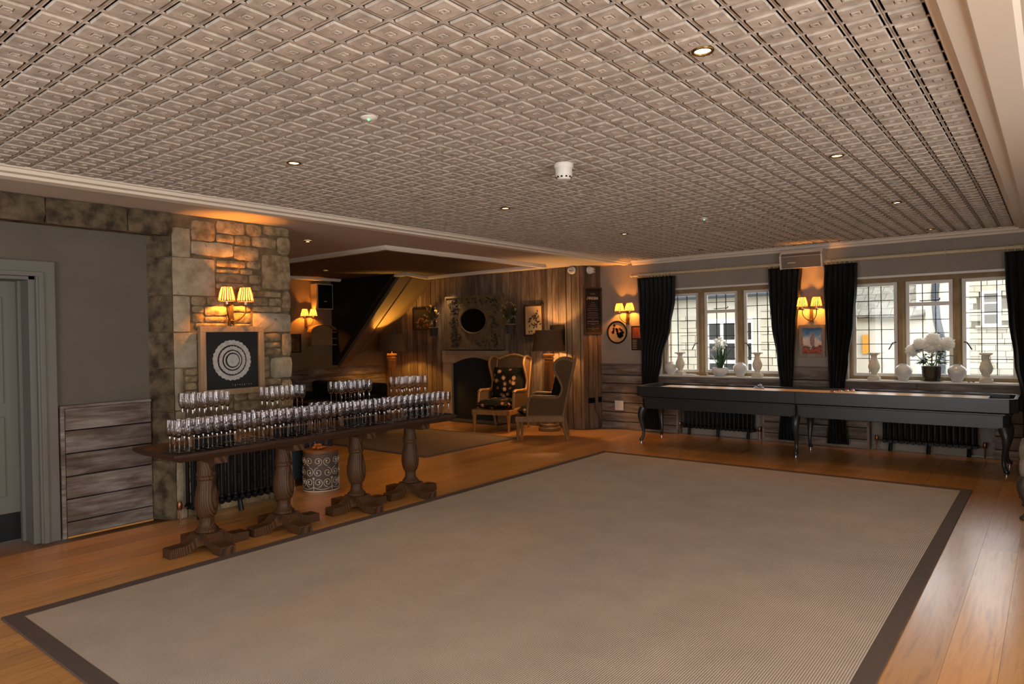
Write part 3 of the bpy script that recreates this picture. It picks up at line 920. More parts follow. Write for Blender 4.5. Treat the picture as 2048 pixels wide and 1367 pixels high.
curtain('charcoal curtain hanging beside the small round flower picture', [(2.34, -4.95, -4.35), (2.0, -4.93, -4.355), (1.6, -4.93, -4.42), (1.1, -4.92, -4.56), (.75, -4.91, -4.64), (.4, -4.90, -4.63), (.05, -4.92, -4.60)], 8)
curtain('charcoal curtain partly hidden under the white wall speaker', [(2.34, -3.0, -2.575), (2.0, -2.99, -2.60), (1.6, -2.97, -2.64), (1.1, -2.91, -2.675), (.75, -2.87, -2.70), (.4, -2.88, -2.67), (.05, -2.9, -2.64)], 6)
curtain('charcoal curtain between the sconce with painting and the hydrangea window', [(2.34, -2.29, -1.92), (2.0, -2.30, -1.925), (1.6, -2.29, -1.955), (1.1, -2.27, -2.02), (.75, -2.26, -2.07), (.4, -2.27, -2.06), (.05, -2.29, -2.03)], 6)
curtain('charcoal curtain at the far right edge beside the cottage view', [(2.34, -.425, .12), (2.0, -.42, .12), (1.6, -.40, .12), (1.1, -.355, .12), (.75, -.30, .12), (.4, -.28, .12), (.05, -.3, .12)], 7)

# ================================================================ SCONCES
SHADE = shade_mat('striped_shade', 'f2cc98', '38200f', 20, 0.2, .2)
CANDLE = mat('candle_tube', 'e8d8b8', .6)
def bulb_mat():
    m, nt, N, L, b = newmat('lamp_bulb')
    N.remove(b)
    tr = N.new('ShaderNodeBsdfTransparent'); em = N.new('ShaderNodeEmission'); ad = N.new('ShaderNodeAddShader')
    em.inputs[0].default_value = (*lin('ffc070'), 1); em.inputs[1].default_value = 6
    L.new(tr.outputs[0], ad.inputs[0]); L.new(em.outputs[0], ad.inputs[1]); L.new(ad.outputs[0], N['Material Output'].inputs[0])
    return m
BULB = bulb_mat()
WARM = (1.0, 0.34, 0.035)
def sconce(label, loc, rz, power):
    t = thing('wall_sconce', label, 'wall light', loc, rz, 'twin-shade wall sconces')
    mk('backplate', G().prism([(-.018, 0, .10), (-.022, 0, -.06), (-.026, 0, -.12), (0, 0, -.09), (.026, 0, -.12), (.022, 0, -.06), (.018, 0, .10), (0, 0, .115)], (0, -.022, 0)), BRASS, t, bevel=.003)
    for s in (-1, 1):
        pts = []
        for i in range(13):
            a = PI * i / 12
            r = .045
            f = .5 - .5 * math.cos(a)
            pts.append((s * (.0 + .0875 * f), -.02 - .085 * f, -.055 - .05 * math.sin(a) + .07 * f))
        pts.append((s * .0875, -.105, .05))
        arm = mk('arm', G().tube(pts, .0055, 8), BRASS, t, smooth=True)
        mk('drip_pan', G().lathe([(.004, .048), (.028, .052), (.030, .058), (.012, .058), (.012, .064)], 14, (s * .0875, -.105, 0)), BRASS, arm, smooth=True)
        mk('candle_tube', G().lathe([(.011, .06), (.011, .115)], 10, (s * .0875, -.105, 0)), CANDLE, arm, smooth=True)
        mk('bulb', G().lathe([(.006, .115), (.012, .13), (.011, .148), (.001, .165)], 10, (s * .0875, -.105, 0)), BULB, arm, smooth=True)
        g = G()
        n = 56
        vs = []
        for r, z in ((.072, .092), (.0715, .096), (.060, .155), (.044, .215), (.0425, .219)):
            for k in range(n):
                a = 2 * PI * k / n
                rr = r + (.0016 if k % 2 else -.0016)
                vs.append((rr * math.cos(a), rr * math.sin(a), z))
        g.add(vs, [(i * n + k, i * n + (k + 1) % n, (i + 1) * n + (k + 1) % n, (i + 1) * n + k) for i in range(4) for k in range(n)])
        sh = mk('shade', g, SHADE, t, loc=(s * .0875, -.105, 0))
        mk('shade_trim', G().torus((0, 0, .094), .072, .0032, 'z', 28, 6).torus((0, 0, .218), .043, .003, 'z', 20, 6), mat('shade_trim_dark', '3a2014', .8), sh, smooth=True)
        lamp('sconce_bulb', (s * .0875, -.105, .14), power, WARM, .012, t)
    return t
sconce('twin-shade brass sconce on the stone pier above the framed doily', (-5.745, 3.21, 1.745), PI / 2, 22)
sconce('twin-shade brass sconce beside the round flower picture', (-5.19, 9.44, 1.745), 0, 16)
sconce('twin-shade brass sconce above the landscape painting between the curtains', (-2.487, 9.44, 1.71), 0, 18)
sconce('twin-shade brass sconce in the dark lounge beside wine rack', (-10.4, 7.22, 1.80), PI / 2, 19)
# ================================================================ RUGS
def rug(label, x0, x1, y0, y1, field, bw, th=.011, z=0.0):
    t = thing('rug', label, 'rug', (0, 0, z))
    mk('weave', G().box(x0 + bw, y0 + bw, 0.0005, x1 - bw, y1 - bw, th), field, t)
    for a in ((x0, y0, x1, y0 + bw), (x0, y1 - bw, x1, y1), (x0, y0 + bw, x0 + bw, y1 - bw), (x1 - bw, y0 + bw, x1, y1 - bw)):
        mk('border', G().box(a[0], a[1], 0.0005, a[2], a[3], th + .0015), RUGEDGE, t, bevel=.002)
    return t
rug('large flat-woven taupe rug with dark brown border filling the room', RX0, RX1, RY0, RY1, RUG, .085)
rug('smaller brown woven rug lying under the lounge armchairs', -8.35, -6.1, 5.93, 7.8, RUG2, .07)

# ================================================================ SHUFFLEBOARD TABLE
sb = thing('shuffleboard_table', 'long slate grey shuffleboard table standing under the windows', 'game table', (-2.41, 8.75, 0))
def oct_(hx, hy, c): return [(-hx + c, -hy), (hx - c, -hy), (hx, -hy + c), (hx, hy - c), (hx - c, hy), (-hx + c, hy), (-hx, hy - c), (-hx, -hy + c)]
def ringwall(g, hx, hy, c, th, z0, z1):
    o = oct_(hx, hy, c); i = oct_(hx - th, hy - th, max(c - th * .4, .005))
    n = 8
    vs = [(a, b, z0) for a, b in o] + [(a, b, z1) for a, b in o] + [(a, b, z0) for a, b in i] + [(a, b, z1) for a, b in i]
    fs = []
    for k in range(n):
        k2 = (k + 1) % n
        fs += [(k, k2, n + k2, n + k), (2 * n + k2, 2 * n + k, 3 * n + k, 3 * n + k2), (n + k, n + k2, 3 * n + k2, 3 * n + k), (k2, k, 2 * n + k, 2 * n + k2)]
    g.add(vs, fs)
HX, HY = 2.12, .355
g = G(); ringwall(g, HX, HY, .07, .035, .632, .775)
mk('cradle', g, SLATE, sb, bevel=.004)
mk('moulding', G().prism([(a, b, .60) for a, b in oct_(HX - .045, HY - .045, .06)], (0, 0, .022)), SLATE, sb, bevel=.005)
mk('apron', G().prism([(a, b, .465) for a, b in oct_(HX - .075, HY - .075, .05)], (0, 0, .137)), SLATE, sb, bevel=.004)
mk('gutter', G().prism([(a, b, .64) for a, b in oct_(HX - .03, HY - .03, .06)], (0, 0, .03)), FELT, sb)
mk('playfield', G().box(-1.86, -.20, .67, 1.86, .215, .757), MAPLE, sb, bevel=.003)
mk('seam', G().box(-.004, -HY - .001, .47, .004, -HY + .06, .77), BLACK, sb)
def cab_leg(dx, dy):
    g = G()
    pr = [(.475, .0, .05), (.44, .012, .05), (.40, .030, .047), (.35, .036, .040), (.29, .028, .033), (.22, .010, .026), (.15, -.004, .021), (.09, .0, .019), (.06, .018, .022), (.045, .030, .028), (.03, .032, .028), (.024, .03, .02)]
    g.tube([(dx * o_, dy * o_, z) for z, o_, r in pr], [r for _, _, r in pr], 10)
    return g
for lx in (-2.03, -.01, 2.0):
    for ly in (-.285, .285):
        dx = -1 if lx < -1 else (1 if lx > 1 else 0)
        dy = -1 if ly < 0 else 1
        k = 1 / math.hypot(dx, dy)
        leg = mk('leg', cab_leg(dx * k, dy * k), SLATE, sb, smooth=True, loc=(lx, ly, 0), angle=60)
        mk('leveller', G().lathe([(.016, 0), (.016, .006), (.006, .008), (.006, .03)], 10, (dx * k * .03, dy * k * .03, 0)), CHROME, leg, smooth=True)
def puck(loc, col, label, grp):
    t = thing('shuffleboard_puck', label, 'puck', loc, 0, grp)
    mk('body', G().lathe([(.026, 0), (.028, .004), (.028, .014), (.024, .017)], 18), CHROME, t, smooth=True)
    mk('cap', G().lathe([(.02, .016), (.02, .024), (.012, .027), (.001, .0275)], 18), col, t, smooth=True)
RED = mat('red_cap', 'b03226', .35); BLUE = mat('blue_cap', '3a5fae', .35)
for i, (px, py, pz, l) in enumerate(((-2.975, 8.90, .757, 'lowest puck of the blue cluster near the window side'), (-2.94, 8.84, .757, 'blue-capped puck lying flat just beside the blue pile'), (-3.03, 8.87, .757, 'blue-capped puck leaning the pile towards the corner sconce'), (-2.985, 8.895, .785, 'blue-capped puck resting on top of the blue pile'))):
    puck((px, py, pz), BLUE, l, 'blue pucks on the shuffleboard')
for px, py, l in ((-2.06, 8.66, 'red-capped puck farthest from the others, towards the blue pucks'), (-2.0, 8.76, 'red-capped puck second in the red row'), (-1.95, 8.86, 'red-capped puck third in the red row'), (-1.9, 8.93, 'red-capped puck last in the red row')):
    puck((px, py, .757), RED, l, 'red pucks on the shuffleboard')

# ================================================================ RADIATORS
def radiator(label, loc, rz, n, h=.56, pitch=.062):
    t = thing('radiator', label, 'radiator', loc, rz, 'black column radiators')
    g = G()
    for yy in (-.045, .045):
        g.tube([(0, yy, .13), (0, yy, h - .03)], .016, 8)
    g.tube([(0, -.05, .12), (0, .05, .12)], .026, 8).tube([(0, -.05, h - .02), (0, .05, h - .02)], .026, 8)
    g.ball((0, -.05, .165), (.02, .02, .028), 8, 6).ball((0, -.05, h - .06), (.02, .02, .028), 8, 6)
    me = g.mesh('section', True)
    x0 = -pitch * (n - 1) / 2
    for i in range(n): put('section', me, BLACK, t, (x0 + pitch * i, 0, 0))
    mk('header', G().tube([(x0 - .03, 0, .12), (-x0 + .03, 0, .12)], .02, 8).tube([(x0 - .03, 0, h - .02), (-x0 + .03, 0, h - .02)], .02, 8), BLACK, t, smooth=True)
    for fx in (x0 + pitch, 0, -x0 - pitch): mk('foot', G().tube([(fx, 0, .11), (fx, -.03, .0)], [.02, .024], 8), BLACK, t)
    for s in (-1, 1):
        vx = s * (-x0 + .09)
        mk('valve', G().tube([(s * (-x0 + .02), 0, .12), (vx, 0, .12), (vx, 0, .0)], .009, 8).lathe([(.014, .11), (.02, .12), (.02, .16), (.012, .18)], 10, (vx, 0, 0)), mat('copper', '8a5a40', .35, .9), t, smooth=True)
    return t
radiator('black column radiator in the recess below the agapanthus window', (-3.78, 9.475, 0), 0, 17)
radiator('black column radiator in the recess below the hydrangea window', (-1.19, 9.475, 0), 0, 16)
radiator('black column radiator against the stone pier behind the glasses table', (-5.64, 3.2, 0), PI / 2, 15, .62)

# ================================================================ REFECTORY TABLE WITH FOUR TURNED PEDESTALS
TX, TZ = -4.80, .755
tb = thing('refectory_table', 'long dark oak refectory table on four turned pedestals laden with flutes', 'table', (TX, 3.42, 0))
HW = .315
def top_piece(name, y0, y1, dz, ends):
    g = G()
    ys = [(y0, -.012 if 0 in ends else 0), (y1, .012 if 1 in ends else 0)]
    g.add([(-HW, y0, TZ + dz), (HW, y0, TZ + dz), (HW, y1, TZ + dz), (-HW, y1, TZ + dz),
           (-HW, y0, TZ + dz - .022), (HW, y0, TZ + dz - .022), (HW, y1, TZ + dz - .022), (-HW, y1, TZ + dz - .022),
           (-HW + .045, y0 + (.045 if 0 in ends else 0), TZ - .06), (HW - .02, y0 + (.045 if 0 in ends else 0), TZ - .06), (HW - .02, y1 - (.045 if 1 in ends else 0), TZ - .06), (-HW + .045, y1 - (.045 if 1 in ends else 0), TZ - .06)],
          [(0, 1, 2, 3), (11, 10, 9, 8)] + [(k, (k + 1) % 4, 4 + (k + 1) % 4, 4 + k) for k in range(4)] + [(4 + k, 4 + (k + 1) % 4, 8 + (k + 1) % 4, 8 + k) for k in range(4)])
    return mk(name, g, DARKOAKY, tb, bevel=.004)
top_piece('leaf', -1.32, -.58, -.004, (0,))
top_piece('tabletop', -.578, .60, 0, ())
top_piece('leaf', .602, 1.36, -.004, (1,))
PED = [(.072, .125), (.078, .13), (.078, .145), (.066, .155), (.052, .175), (.049, .205), (.051, .228), (.057, .232), (.067, .25), (.077, .285), (.082, .325), (.081, .36), (.074, .41), (.063, .46), (.057, .485), (.056, .495), (.064, .5), (.066, .512), (.061, .522), (.066, .53), (.066, .545), (.057, .56), (.055, .64)]
for py in (-.95, -.32, .40, 1.04):
    p = mk('pedestal', G().lathe(PED, 28), DARKOAK, tb, smooth=True, loc=(0, py, 0), angle=50)
    mk('bearer', G().box(-.22, -.05, .635, .22, .05, .694), DARKOAK, p, bevel=.006)
    for k in range(4):
        a = k * PI / 2
        R_ = Matrix.Rotation(a, 3, 'Z')
        prof = [(.0, .127), (.082, .127), (.098, .122), (.118, .10), (.145, .08), (.18, .070), (.20, .070), (.288, .066), (.294, .058), (.294, .0), (.19, .0), (.15, .012), (.12, .032), (.085, .042), (.0, .042)]
        g = G().prism([tuple(R_ @ Vector((u, -.055, z))) for u, z in prof], tuple(R_ @ Vector((0, .11, 0))))
        mk('foot', g, DARKOAK, p, bevel=.004)

# --- wooden risers
RZ_, RH = TZ + .001, .155
def riser(label, y0, y1, x0, x1, m):
    t = thing('riser', label, 'riser', ((x0 + x1) / 2, (y0 + y1) / 2, RZ_), 0, 'low risers on the refectory table')
    hx, hy = (x1 - x0) / 2, (y1 - y0) / 2
    mk('shelf', G().box(-hx, -hy, RH - .028, hx, hy, RH), RISERW, t, bevel=.004)
    mk('under_shelf_black', G().box(hx - .05, -hy + .02, 0, hx - .04, hy - .02, RH - .028), BLACK, t)  # black sheet added to darken the space under the shelf
    mk('rail', G().box(hx - .03, -hy + .01, .05, hx - .018, hy - .01, .06), RISERW, t)
    for sx in (-1, 1):
        for sy in (-1, 1):
            mk('leg', G().lathe([(.014, 0), (.017, .01), (.014, .03), (.019, .05), (.014, .075), (.019, .1), (.015, .127)], 10, (sx * (hx - .022), sy * (hy - .022), 0)), RISERW, t, smooth=True)
RIS = [(2.31, 2.69), (2.94, 3.33), (3.60, 4.02), (4.29, 4.71)]
WH = ['nearest the grey door', 'second from the grey door', 'third from the grey door', 'farthest from the grey door']
for (a, b), w in zip(RIS, WH): riser('low wooden riser crowned with flutes, ' + w, a, b, -5.0, -4.715, None)

# --- champagne flutes
bowl_me = G().lathe([(.003, .098), (.010, .102), (.018, .114), (.0245, .134), (.027, .155), (.0265, .176), (.0245, .2), (.0235, .212), (.0226, .212), (.0234, .2), (.0254, .176), (.0258, .155), (.0232, .134), (.0166, .115), (.008, .106), (.0001, .1045)], 18, close=False).mesh('bowl', True, angle=80)
stem_me = G().lathe([(.0045, .006), (.0034, .02), (.0032, .08), (.0042, .1)], 8).mesh('stem', True)
foot_me = G().lathe([(.032, 0), (.032, .0015), (.02, .004), (.0045, .007)], 16).mesh('foot', True)
def flute_proto():
    t = thing('champagne_flute', 'x', 'champagne flute')
    put('bowl', bowl_me, GLASS, t); put('stem', stem_me, GLASSB, t); put('foot', foot_me, GLASSB, t)
    return t
fp = flute_proto(); used = [False]
def flute(x, y, z, label, grp):
    x += random.uniform(-.0015, .0015); y += random.uniform(-.0015, .0015)
    if not used[0]:
        used[0] = True
        fp.location = (x, y, z); fp['label'] = label; fp['group'] = grp
    else: dup(fp, (x, y, z), 0, label, grp)
ROWN = ['front-row', 'second-row', 'third-row', 'back-row']
NTH = ['first', 'second', 'third', 'fourth', 'fifth', 'sixth', 'seventh']
def grid(ys, xs, z, where, grp):
    for r, xx in enumerate(xs):
        for k, yy in enumerate(ys): flute(xx, yy, z, '%s champagne flute, %s from the door side, %s' % (ROWN[min(r, 3)], NTH[k], where), grp)
ZT = TZ + .0005
for (a, b), w in zip(RIS, WH):
    grid(lerp(a + .06, b - .06, 4), [-4.775, -4.85, -4.925], RZ_ + RH, 'on the riser ' + w, 'flutes on top of the risers')
FS = 'flutes standing on the tabletop'
grid(lerp(2.16, 2.555, 7), [-4.545, -4.61, -4.675], ZT, 'before the first riser', FS)
grid(lerp(2.63, 2.78, 3), [-4.545, -4.61, -4.675], ZT, 'between first and second riser', FS)
flute(-4.77, 2.75, ZT, 'lone flute tucked beside the end of the first riser', FS)
flute(-4.77, 2.83, ZT, 'lone flute tucked beside the start of the second riser', FS)
grid(lerp(2.85, 3.131, 5), [-4.55, -4.615, -4.675], ZT, 'before the second riser', FS)
grid(lerp(3.20, 3.41, 4), [-4.55, -4.612, -4.675], ZT, 'between the middle risers', FS)
grid(lerp(3.40, 3.54, 3), [-4.765, -4.835], ZT, 'behind, between the middle risers', FS)
grid(lerp(3.475, 3.783, 5), [-4.56, -4.62, -4.68], ZT, 'before the third riser', FS)
grid(lerp(3.85, 4.04, 3), [-4.56, -4.625, -4.685], ZT, 'before the gap after the third riser', FS)
grid(lerp(4.11, 4.46, 6), [-4.56, -4.62, -4.68], ZT, 'before the last riser', FS)
grid(lerp(4.53, 4.74, 4), [-4.56, -4.62, -4.68], ZT, 'at the lounge end', FS)

# ================================================================ DRUM STOOL WITH SCROLLS
DR, DH = .172, .40
dr = thing('drum_stool', 'dark drum stool with cream scroll pattern under the table', 'stool', (-5.74, 4.13, 0))
mk('body', G().lathe([(DR - .004, .004), (DR, .01), (DR, DH - .03), (DR - .004, DH - .025)], 48), mat('drum_brown', '4a3f38', .75, c2='574b44', ns=50), dr, smooth=True)
mk('lid', G().lathe([(DR + .002, DH - .026), (DR + .002, DH - .002), (DR - .004, DH)], 48), wood('drum_lid', '6b3f1e', '8a5a2e', 'x', .4), dr, smooth=True)
mk('hoop', G().torus((0, 0, .008), DR + .002, .006, 'z', 48, 6), mat('scroll_cream', 'c2b8a4', .8), dr, smooth=True)
g = G()
def oncyl(u, z): return ((DR + .001) * math.cos(u / DR), (DR + .001) * math.sin(u / DR), z)
def spiral(u0, z0, R0, turns, a0, sgn):
    pts = []
    for i in range(26):
        t = i / 25
        a = a0 + sgn * t * turns * 2 * PI
        r = R0 * (1 - .72 * t)
        pts.append(oncyl(u0 + r * math.cos(a), z0 + r * math.sin(a)))
    g.tube(pts, .0032, 5)
    e = pts[-1]
    g.ball(e, .010, 6, 5)
per = 2 * PI * DR / 6
for k in range(6):
    u = k * per
    for s in (-1, 1):
        for z0, R0, a0 in ((.30, .042, -PI / 2), (.195, .046, PI / 2), (.095, .044, -PI / 2)):
            spiral(u + s * (per * .25), z0, R0, 1.35, a0 if s > 0 else PI - a0, s)
    g.tube([oncyl(u, .02 + .02 * i) for i in range(6)], .0032, 5)
    for i in range(6):
        a = i * PI / 3
        g.tube([oncyl(u, .135), oncyl(u + .014 * math.cos(a), .135 + .014 * math.sin(a))], .003, 5)
    g.tube([oncyl(u + per * (i / 8), .05 - .022 * math.sin(PI * i / 8)) for i in range(9)], .003, 5)
mk('scrollwork', g, mat('scroll_cream_relief', 'c2b8a4', .8), dr, smooth=True)
gb = thing('glass_bowl', 'clear glass bowl of amber pieces standing on the drum stool', 'bowl', (-5.74, 4.1, DH + .001))
mk('bowl', G().lathe([(.02, .002), (.06, .004), (.085, .03), (.095, .07), (.092, .11)], 24, close=False), clear_glass('bowl_glass', (.95, .95, .95), 1.4, .05), gb, smooth=True)
AMB = mat('amber_petals', '9a5524', .4, c2='b87434', ns=20)
for i in range(9):
    a = i * 2.4; r = .05 if i < 6 else .02
    o = mk('dried_petal', G().ball((0, 0, 0), (.026, .018, .012), 8, 6), AMB, None, smooth=True, loc=(-5.74 + r * math.cos(a), 4.1 + r * math.sin(a), DH + (.018 if i < 6 else .042)), rz=a)
    tag(o, 'amber dried petal lying inside the glass bowl on the drum', 'petal', 'amber petals in the glass bowl')

# ================================================================ THINGS ON THE SILLS
SZ = .8685
def vase(label, x, s=1.0):
    o = mk('round_vase', G().lathe([(r * s, z * s) for r, z in [(.045, 0), (.05, .003), (.058, .02), (.085, .07), (.10, .115), (.098, .145), (.078, .175), (.05, .192), (.046, .2), (.05, .207), (.044, .207), (.040, .198)]], 32, close=False), CER, None, smooth=True, loc=(x, 9.47, SZ), angle=80)
    return tag(o, label, 'vase', 'round white vases on the sills')
vase('round white vase tucked behind the first curtain', -4.50, .92)
vase('round white vase between agapanthus bowl and candlestick', -3.45, .95)
vase('round white vase between candlestick and hydrangea pot', -1.445, .98)
vase('round white vase between hydrangea pot and last candlestick', -.895, .98)
def candlestick(label, x):
    t = thing('candlestick', label, 'candlestick', (x, 9.465, SZ), 0, 'cream baluster candlesticks on the sills')
    mk('plinth', G().box(-.065, -.065, 0, .065, .065, .035), CREAMD, t, bevel=.004)
    mk('shaft', G().lathe([(.055, .035), (.058, .045), (.05, .055), (.035, .066), (.036, .085), (.052, .11), (.066, .15), (.066, .175), (.052, .215), (.036, .26), (.032, .285), (.036, .30), (.05, .315), (.055, .318)], 24), CREAMD, t, smooth=True)
    mk('drip_plate', G().box(-.06, -.06, .316, .06, .06, .336), CREAMD, t, bevel=.004)
candlestick('cream baluster candlestick beside the vase behind the first curtain', -4.345)
candlestick('cream baluster candlestick at the speaker end of the agapanthus sill', -3.21)
candlestick('cream baluster candlestick beside the orange sign in the hydrangea window', -1.765)
candlestick('cream baluster candlestick beside the last curtain', -.615)
wbk = mk('wood_block', G().prism([(-.06, -.03, 0), (.06, -.03, 0), (.05, -.03, .035), (-.03, -.03, .035)], (0, .07, 0)), wood('block_wood', '8a6a44', 'a8845a', 'x', .6), None, bevel=.003, loc=(-3.985, 9.47, SZ))
tag(wbk, 'small brown wooden block on the sill beside the agapanthus bowl', 'block')
dish = mk('soap_dish', G().box(-.07, -.04, 0, .07, .04, .018), CER, None, bevel=.006, loc=(-4.18, 9.47, SZ))
tag(dish, 'flat white dish on the sill beside the wooden block', 'dish')
gl = thing('spectacles', 'dark round spectacles lying on the sill before the last candlestick', 'spectacles', (-.755, 9.42, SZ))
for s in (-1, 1): mk('lens', G().lathe([(.013, 0), (.013, .006), (.009, .009)], 12, (s * .022, 0, 0)), BLACK, gl, smooth=True)
mk('bridge', G().tube([(-.012, 0, .006), (.012, 0, .006)], .002, 6), BLACK, gl)

ag = thing('agapanthus', 'white agapanthus with strap leaves in a white bowl', 'potted plant', (-3.74, 9.465, SZ))
mk('bowl', G().lathe([(.06, 0), (.065, .004), (.10, .04), (.112, .075), (.108, .10), (.098, .115), (.092, .112)], 32, close=False), CER, ag, smooth=True)
mk('soil', G().lathe([(.094, .10), (.05, .108), (.001, .11)], 16), mat('moss', '2c3018', .95), ag)
for i in range(15):
    a = i * 2.4; ln = random.uniform(.2, .36)
    b = Vector((.03 * math.cos(a), .03 * math.sin(a), .10))
    sp = random.uniform(.25, .8)
    tip = b + Vector((math.cos(a) * sp * ln, -abs(math.sin(a)) * sp * ln * .5, ln))
    mk('leaf', G().leaf(b, tip, .026, .05 * sp, 6), LEAFM, ag, smooth=True)
for i in range(10):
    a = PI + random.uniform(-.7, .7) if i < 7 else random.uniform(-.6, .6)
    b = Vector((0, 0, .11)); tip = Vector((math.cos(a) * (random.uniform(.16, .24) if i < 7 else .14), -abs(math.sin(a)) * .1, random.uniform(.06, .26)))
    mk('grass_blade', G().leaf(b, tip, .008, .09, 6), LEAFM, ag)
for hx, hz in ((-.03, .41), (.04, .38), (.075, .45), (-.045, .48), (.015, .51), (-.075, .38), (.0, .445)):
    st = mk('flower_stem', G().tube([(hx * .2, 0, .1), (hx * .6, 0, (hz + .1) / 2), (hx, -.01, hz)], .004, 6), LEAFM, ag)
    g = G()
    for k in range(34):
        a, e = random.uniform(0, 2 * PI), random.uniform(-.5, 1.4)
        d = Vector((math.cos(a) * math.cos(e), math.sin(a) * math.cos(e), math.sin(e)))
        c0 = Vector((hx, -.01, hz)); g.leaf(c0 + d * .012, c0 + d * random.uniform(.045, .068), .024, .004, 3)
    mk('flower_head', g, PETAL, st, smooth=True)

hy = thing('hydrangea', 'white hydrangea with dark leaves in a dark glazed pot', 'potted plant', (-1.15, 9.455, SZ))
mk('saucer', G().lathe([(.105, 0), (.12, .004), (.122, .012), (.1, .008)], 28), clear_glass('saucer_glass', (.9, .92, .9), 1.3, .06), hy, smooth=True)
mk('pot', G().lathe([(.078, .008), (.084, .012), (.098, .09), (.104, .165), (.106, .178), (.098, .178), (.09, .15)], 32, close=False), mat('dark_glaze', '2a251c', .15, c2='40392a', ns=9, spec=.6), hy, smooth=True)
mk('moss', G().lathe([(.098, .165), (.06, .178), (.001, .182)], 16), mat('pot_moss', '6a6a44', .95, c2='8a845c', ns=30), hy)
heads = [(-.115, .435, .062), (.015, .50, .066), (.005, .40, .06), (.16, .445, .066), (-.20, .36, .055), (.09, .42, .05)]
for hx, hz, hr in heads:
    st = mk('flower_stem', G().tube([(hx * .15, 0, .17), (hx * .5, 0, .25), (hx, -.005, hz)], .0045, 6), mat('stem_brown', '4a3f2a', .8), hy)
    g = G()
    for k in range(90):
        zf = 1 - 2 * (k + .5) / 90; a = k * 2.39996
        rr = math.sqrt(1 - zf * zf)
        d = Vector((rr * math.cos(a), rr * math.sin(a), zf))
        c0 = Vector((hx, -.01, hz)) + d * hr * random.uniform(.75, .95)
        for q in range(3):
            s_ = d.orthogonal().normalized(); s_.rotate(Matrix.Rotation(q * 2.1 + k, 3, d))
            g.leaf(c0, c0 + (s_ * random.uniform(.5, 1) + d * random.uniform(.2, .9)) * .034, .03, 0, 2, tuple((d.cross(s_) + d * random.uniform(-.5, .5))))
    mk('flower_head', g, PETAL, st)
for i in range(36):
    a = i * 2.4; r = random.uniform(.02, .15)
    b = Vector((r * math.cos(a), r * math.sin(a) * .6 - .01, random.uniform(.2, .38)))
    tip = b + Vector((math.cos(a) * .1, -abs(math.sin(a)) * .06, random.uniform(-.03, .03)))
    mk('leaf', G().leaf(b, tip, .06, .012, 4), LEAFM, hy, smooth=True)
# ================================================================ FIREPLACE AND OVERMANTEL
MANT = mat('mantel_stone', '8f7b60', .9, c2='a08c70', ns=4, bs=40, bstr=.3, spec=.15)
FY = 9.04
fp_ = thing('fireplace', 'arched stone fireplace surround with dark filled opening', 'fireplace', (-8.0, FY, 0))
pts = [(-.53, .97)]
for i in range(1, 16):
    t = i / 16
    pts.append((-.53 + 1.06 * t, .97 + .145 * math.sin(PI * t) ** .8))
pts.append((.53, .97))
lint = [(-.75, 0 - 0, 1.03)] 
prof = [(-.53, 1.03 - .06)] 
mk('lintel', G().prism([(-.75, 0, 1.235), (.755, 0, 1.235), (.755, 0, 1.02), (.53, 0, 1.02)] + [(a, 0, max(b, 1.0) + .0) for a, b in reversed(pts[1:-1])] + [(-.53, 0, 1.02), (-.75, 0, 1.02)], (0, -.075, 0)), MANT, fp_, bevel=.004)
for s in (-1, 1):
    mk('jamb', G().box(s * .53, -.07, 0, s * .745, 0, 1.016), MANT, fp_, bevel=.004)
mk('infill', G().box(-.54, -.02, 0, .54, 0, 1.12), mat('dark_infill', '23282a', .8, spec=.2), fp_)
mk('hearth', G().box(-.75, -.32, 0.001, .75, -.02, .02), mat('hearth_slate', '2a2624', .7), fp_, bevel=.004)

CARV = mat('carved_panel', '5e4e37', .85, c2='705f47', ns=9, bs=50, bstr=.3, spec=.2)
om = thing('overmantel_panel', 'carved square panel with foliage relief and dark oval mirror above fireplace', 'panel', (-8.0, FY, 1.255))
PW, PH = .675, .95
mk('slab', G().box(-PW, -.05, 0, PW, 0, PH), CARV, om, bevel=.004)
mk('gap_shade_strip', G().box(-PW + .02, -.09, -.018, PW - .02, 0, -.001), mat('gap_shade', '1c1a18', .9), om)  # dark strip stands in for the shaded gap above the mantel
mk('border', G().box(-PW, -.065, 0, PW, -.05, .03).box(-PW, -.065, PH - .03, PW, -.05, PH).box(-PW, -.065, .03, -PW + .03, -.05, PH - .03).box(PW - .03, -.065, .03, PW, -.05, PH - .03), CARV, om, bevel=.004)
OC = (0, .51)
mk('oval_rim', G().torus((0, -.055, OC[1]), .31, .018, 'y', 40, 8, .225), CARV, om, smooth=True)
g = G()
g.add([(.305 * math.cos(2 * PI * k / 40), -.056, OC[1] + .22 * math.sin(2 * PI * k / 40)) for k in range(40)], [tuple(range(40))])
mk('mirror', g, mat('black_mirror', '050505', .12, spec=.6), om)
g = G()
for i in range(230):
    if i < 120: cx, cz = random.gauss(-.44, .06) * 1, random.uniform(.06, .9)
    elif i < 180: cx, cz = random.gauss(.48, .06), random.uniform(.06, .9)
    else: cx, cz = random.uniform(-.5, .5), random.choice((random.uniform(.06, .2), random.uniform(.8, .9)))
    if abs(cx) > .62 or (cx / .36) ** 2 + ((cz - .51) / .28) ** 2 < 1: continue
    a = random.uniform(0, 2 * PI); ln = random.uniform(.02, .04)
    p = Vector((cx, -.052, cz)); d = Vector((math.cos(a), 0, math.sin(a))) * ln
    sd = Vector((-math.sin(a), 0, math.cos(a))) * ln * .4
    g.add([p - d, p + sd + Vector((0, -.006, 0)), p + d, p - sd + Vector((0, -.006, 0)), p + Vector((0, -.022, 0))], [(0, 1, 4), (1, 2, 4), (2, 3, 4), (3, 0, 4)])
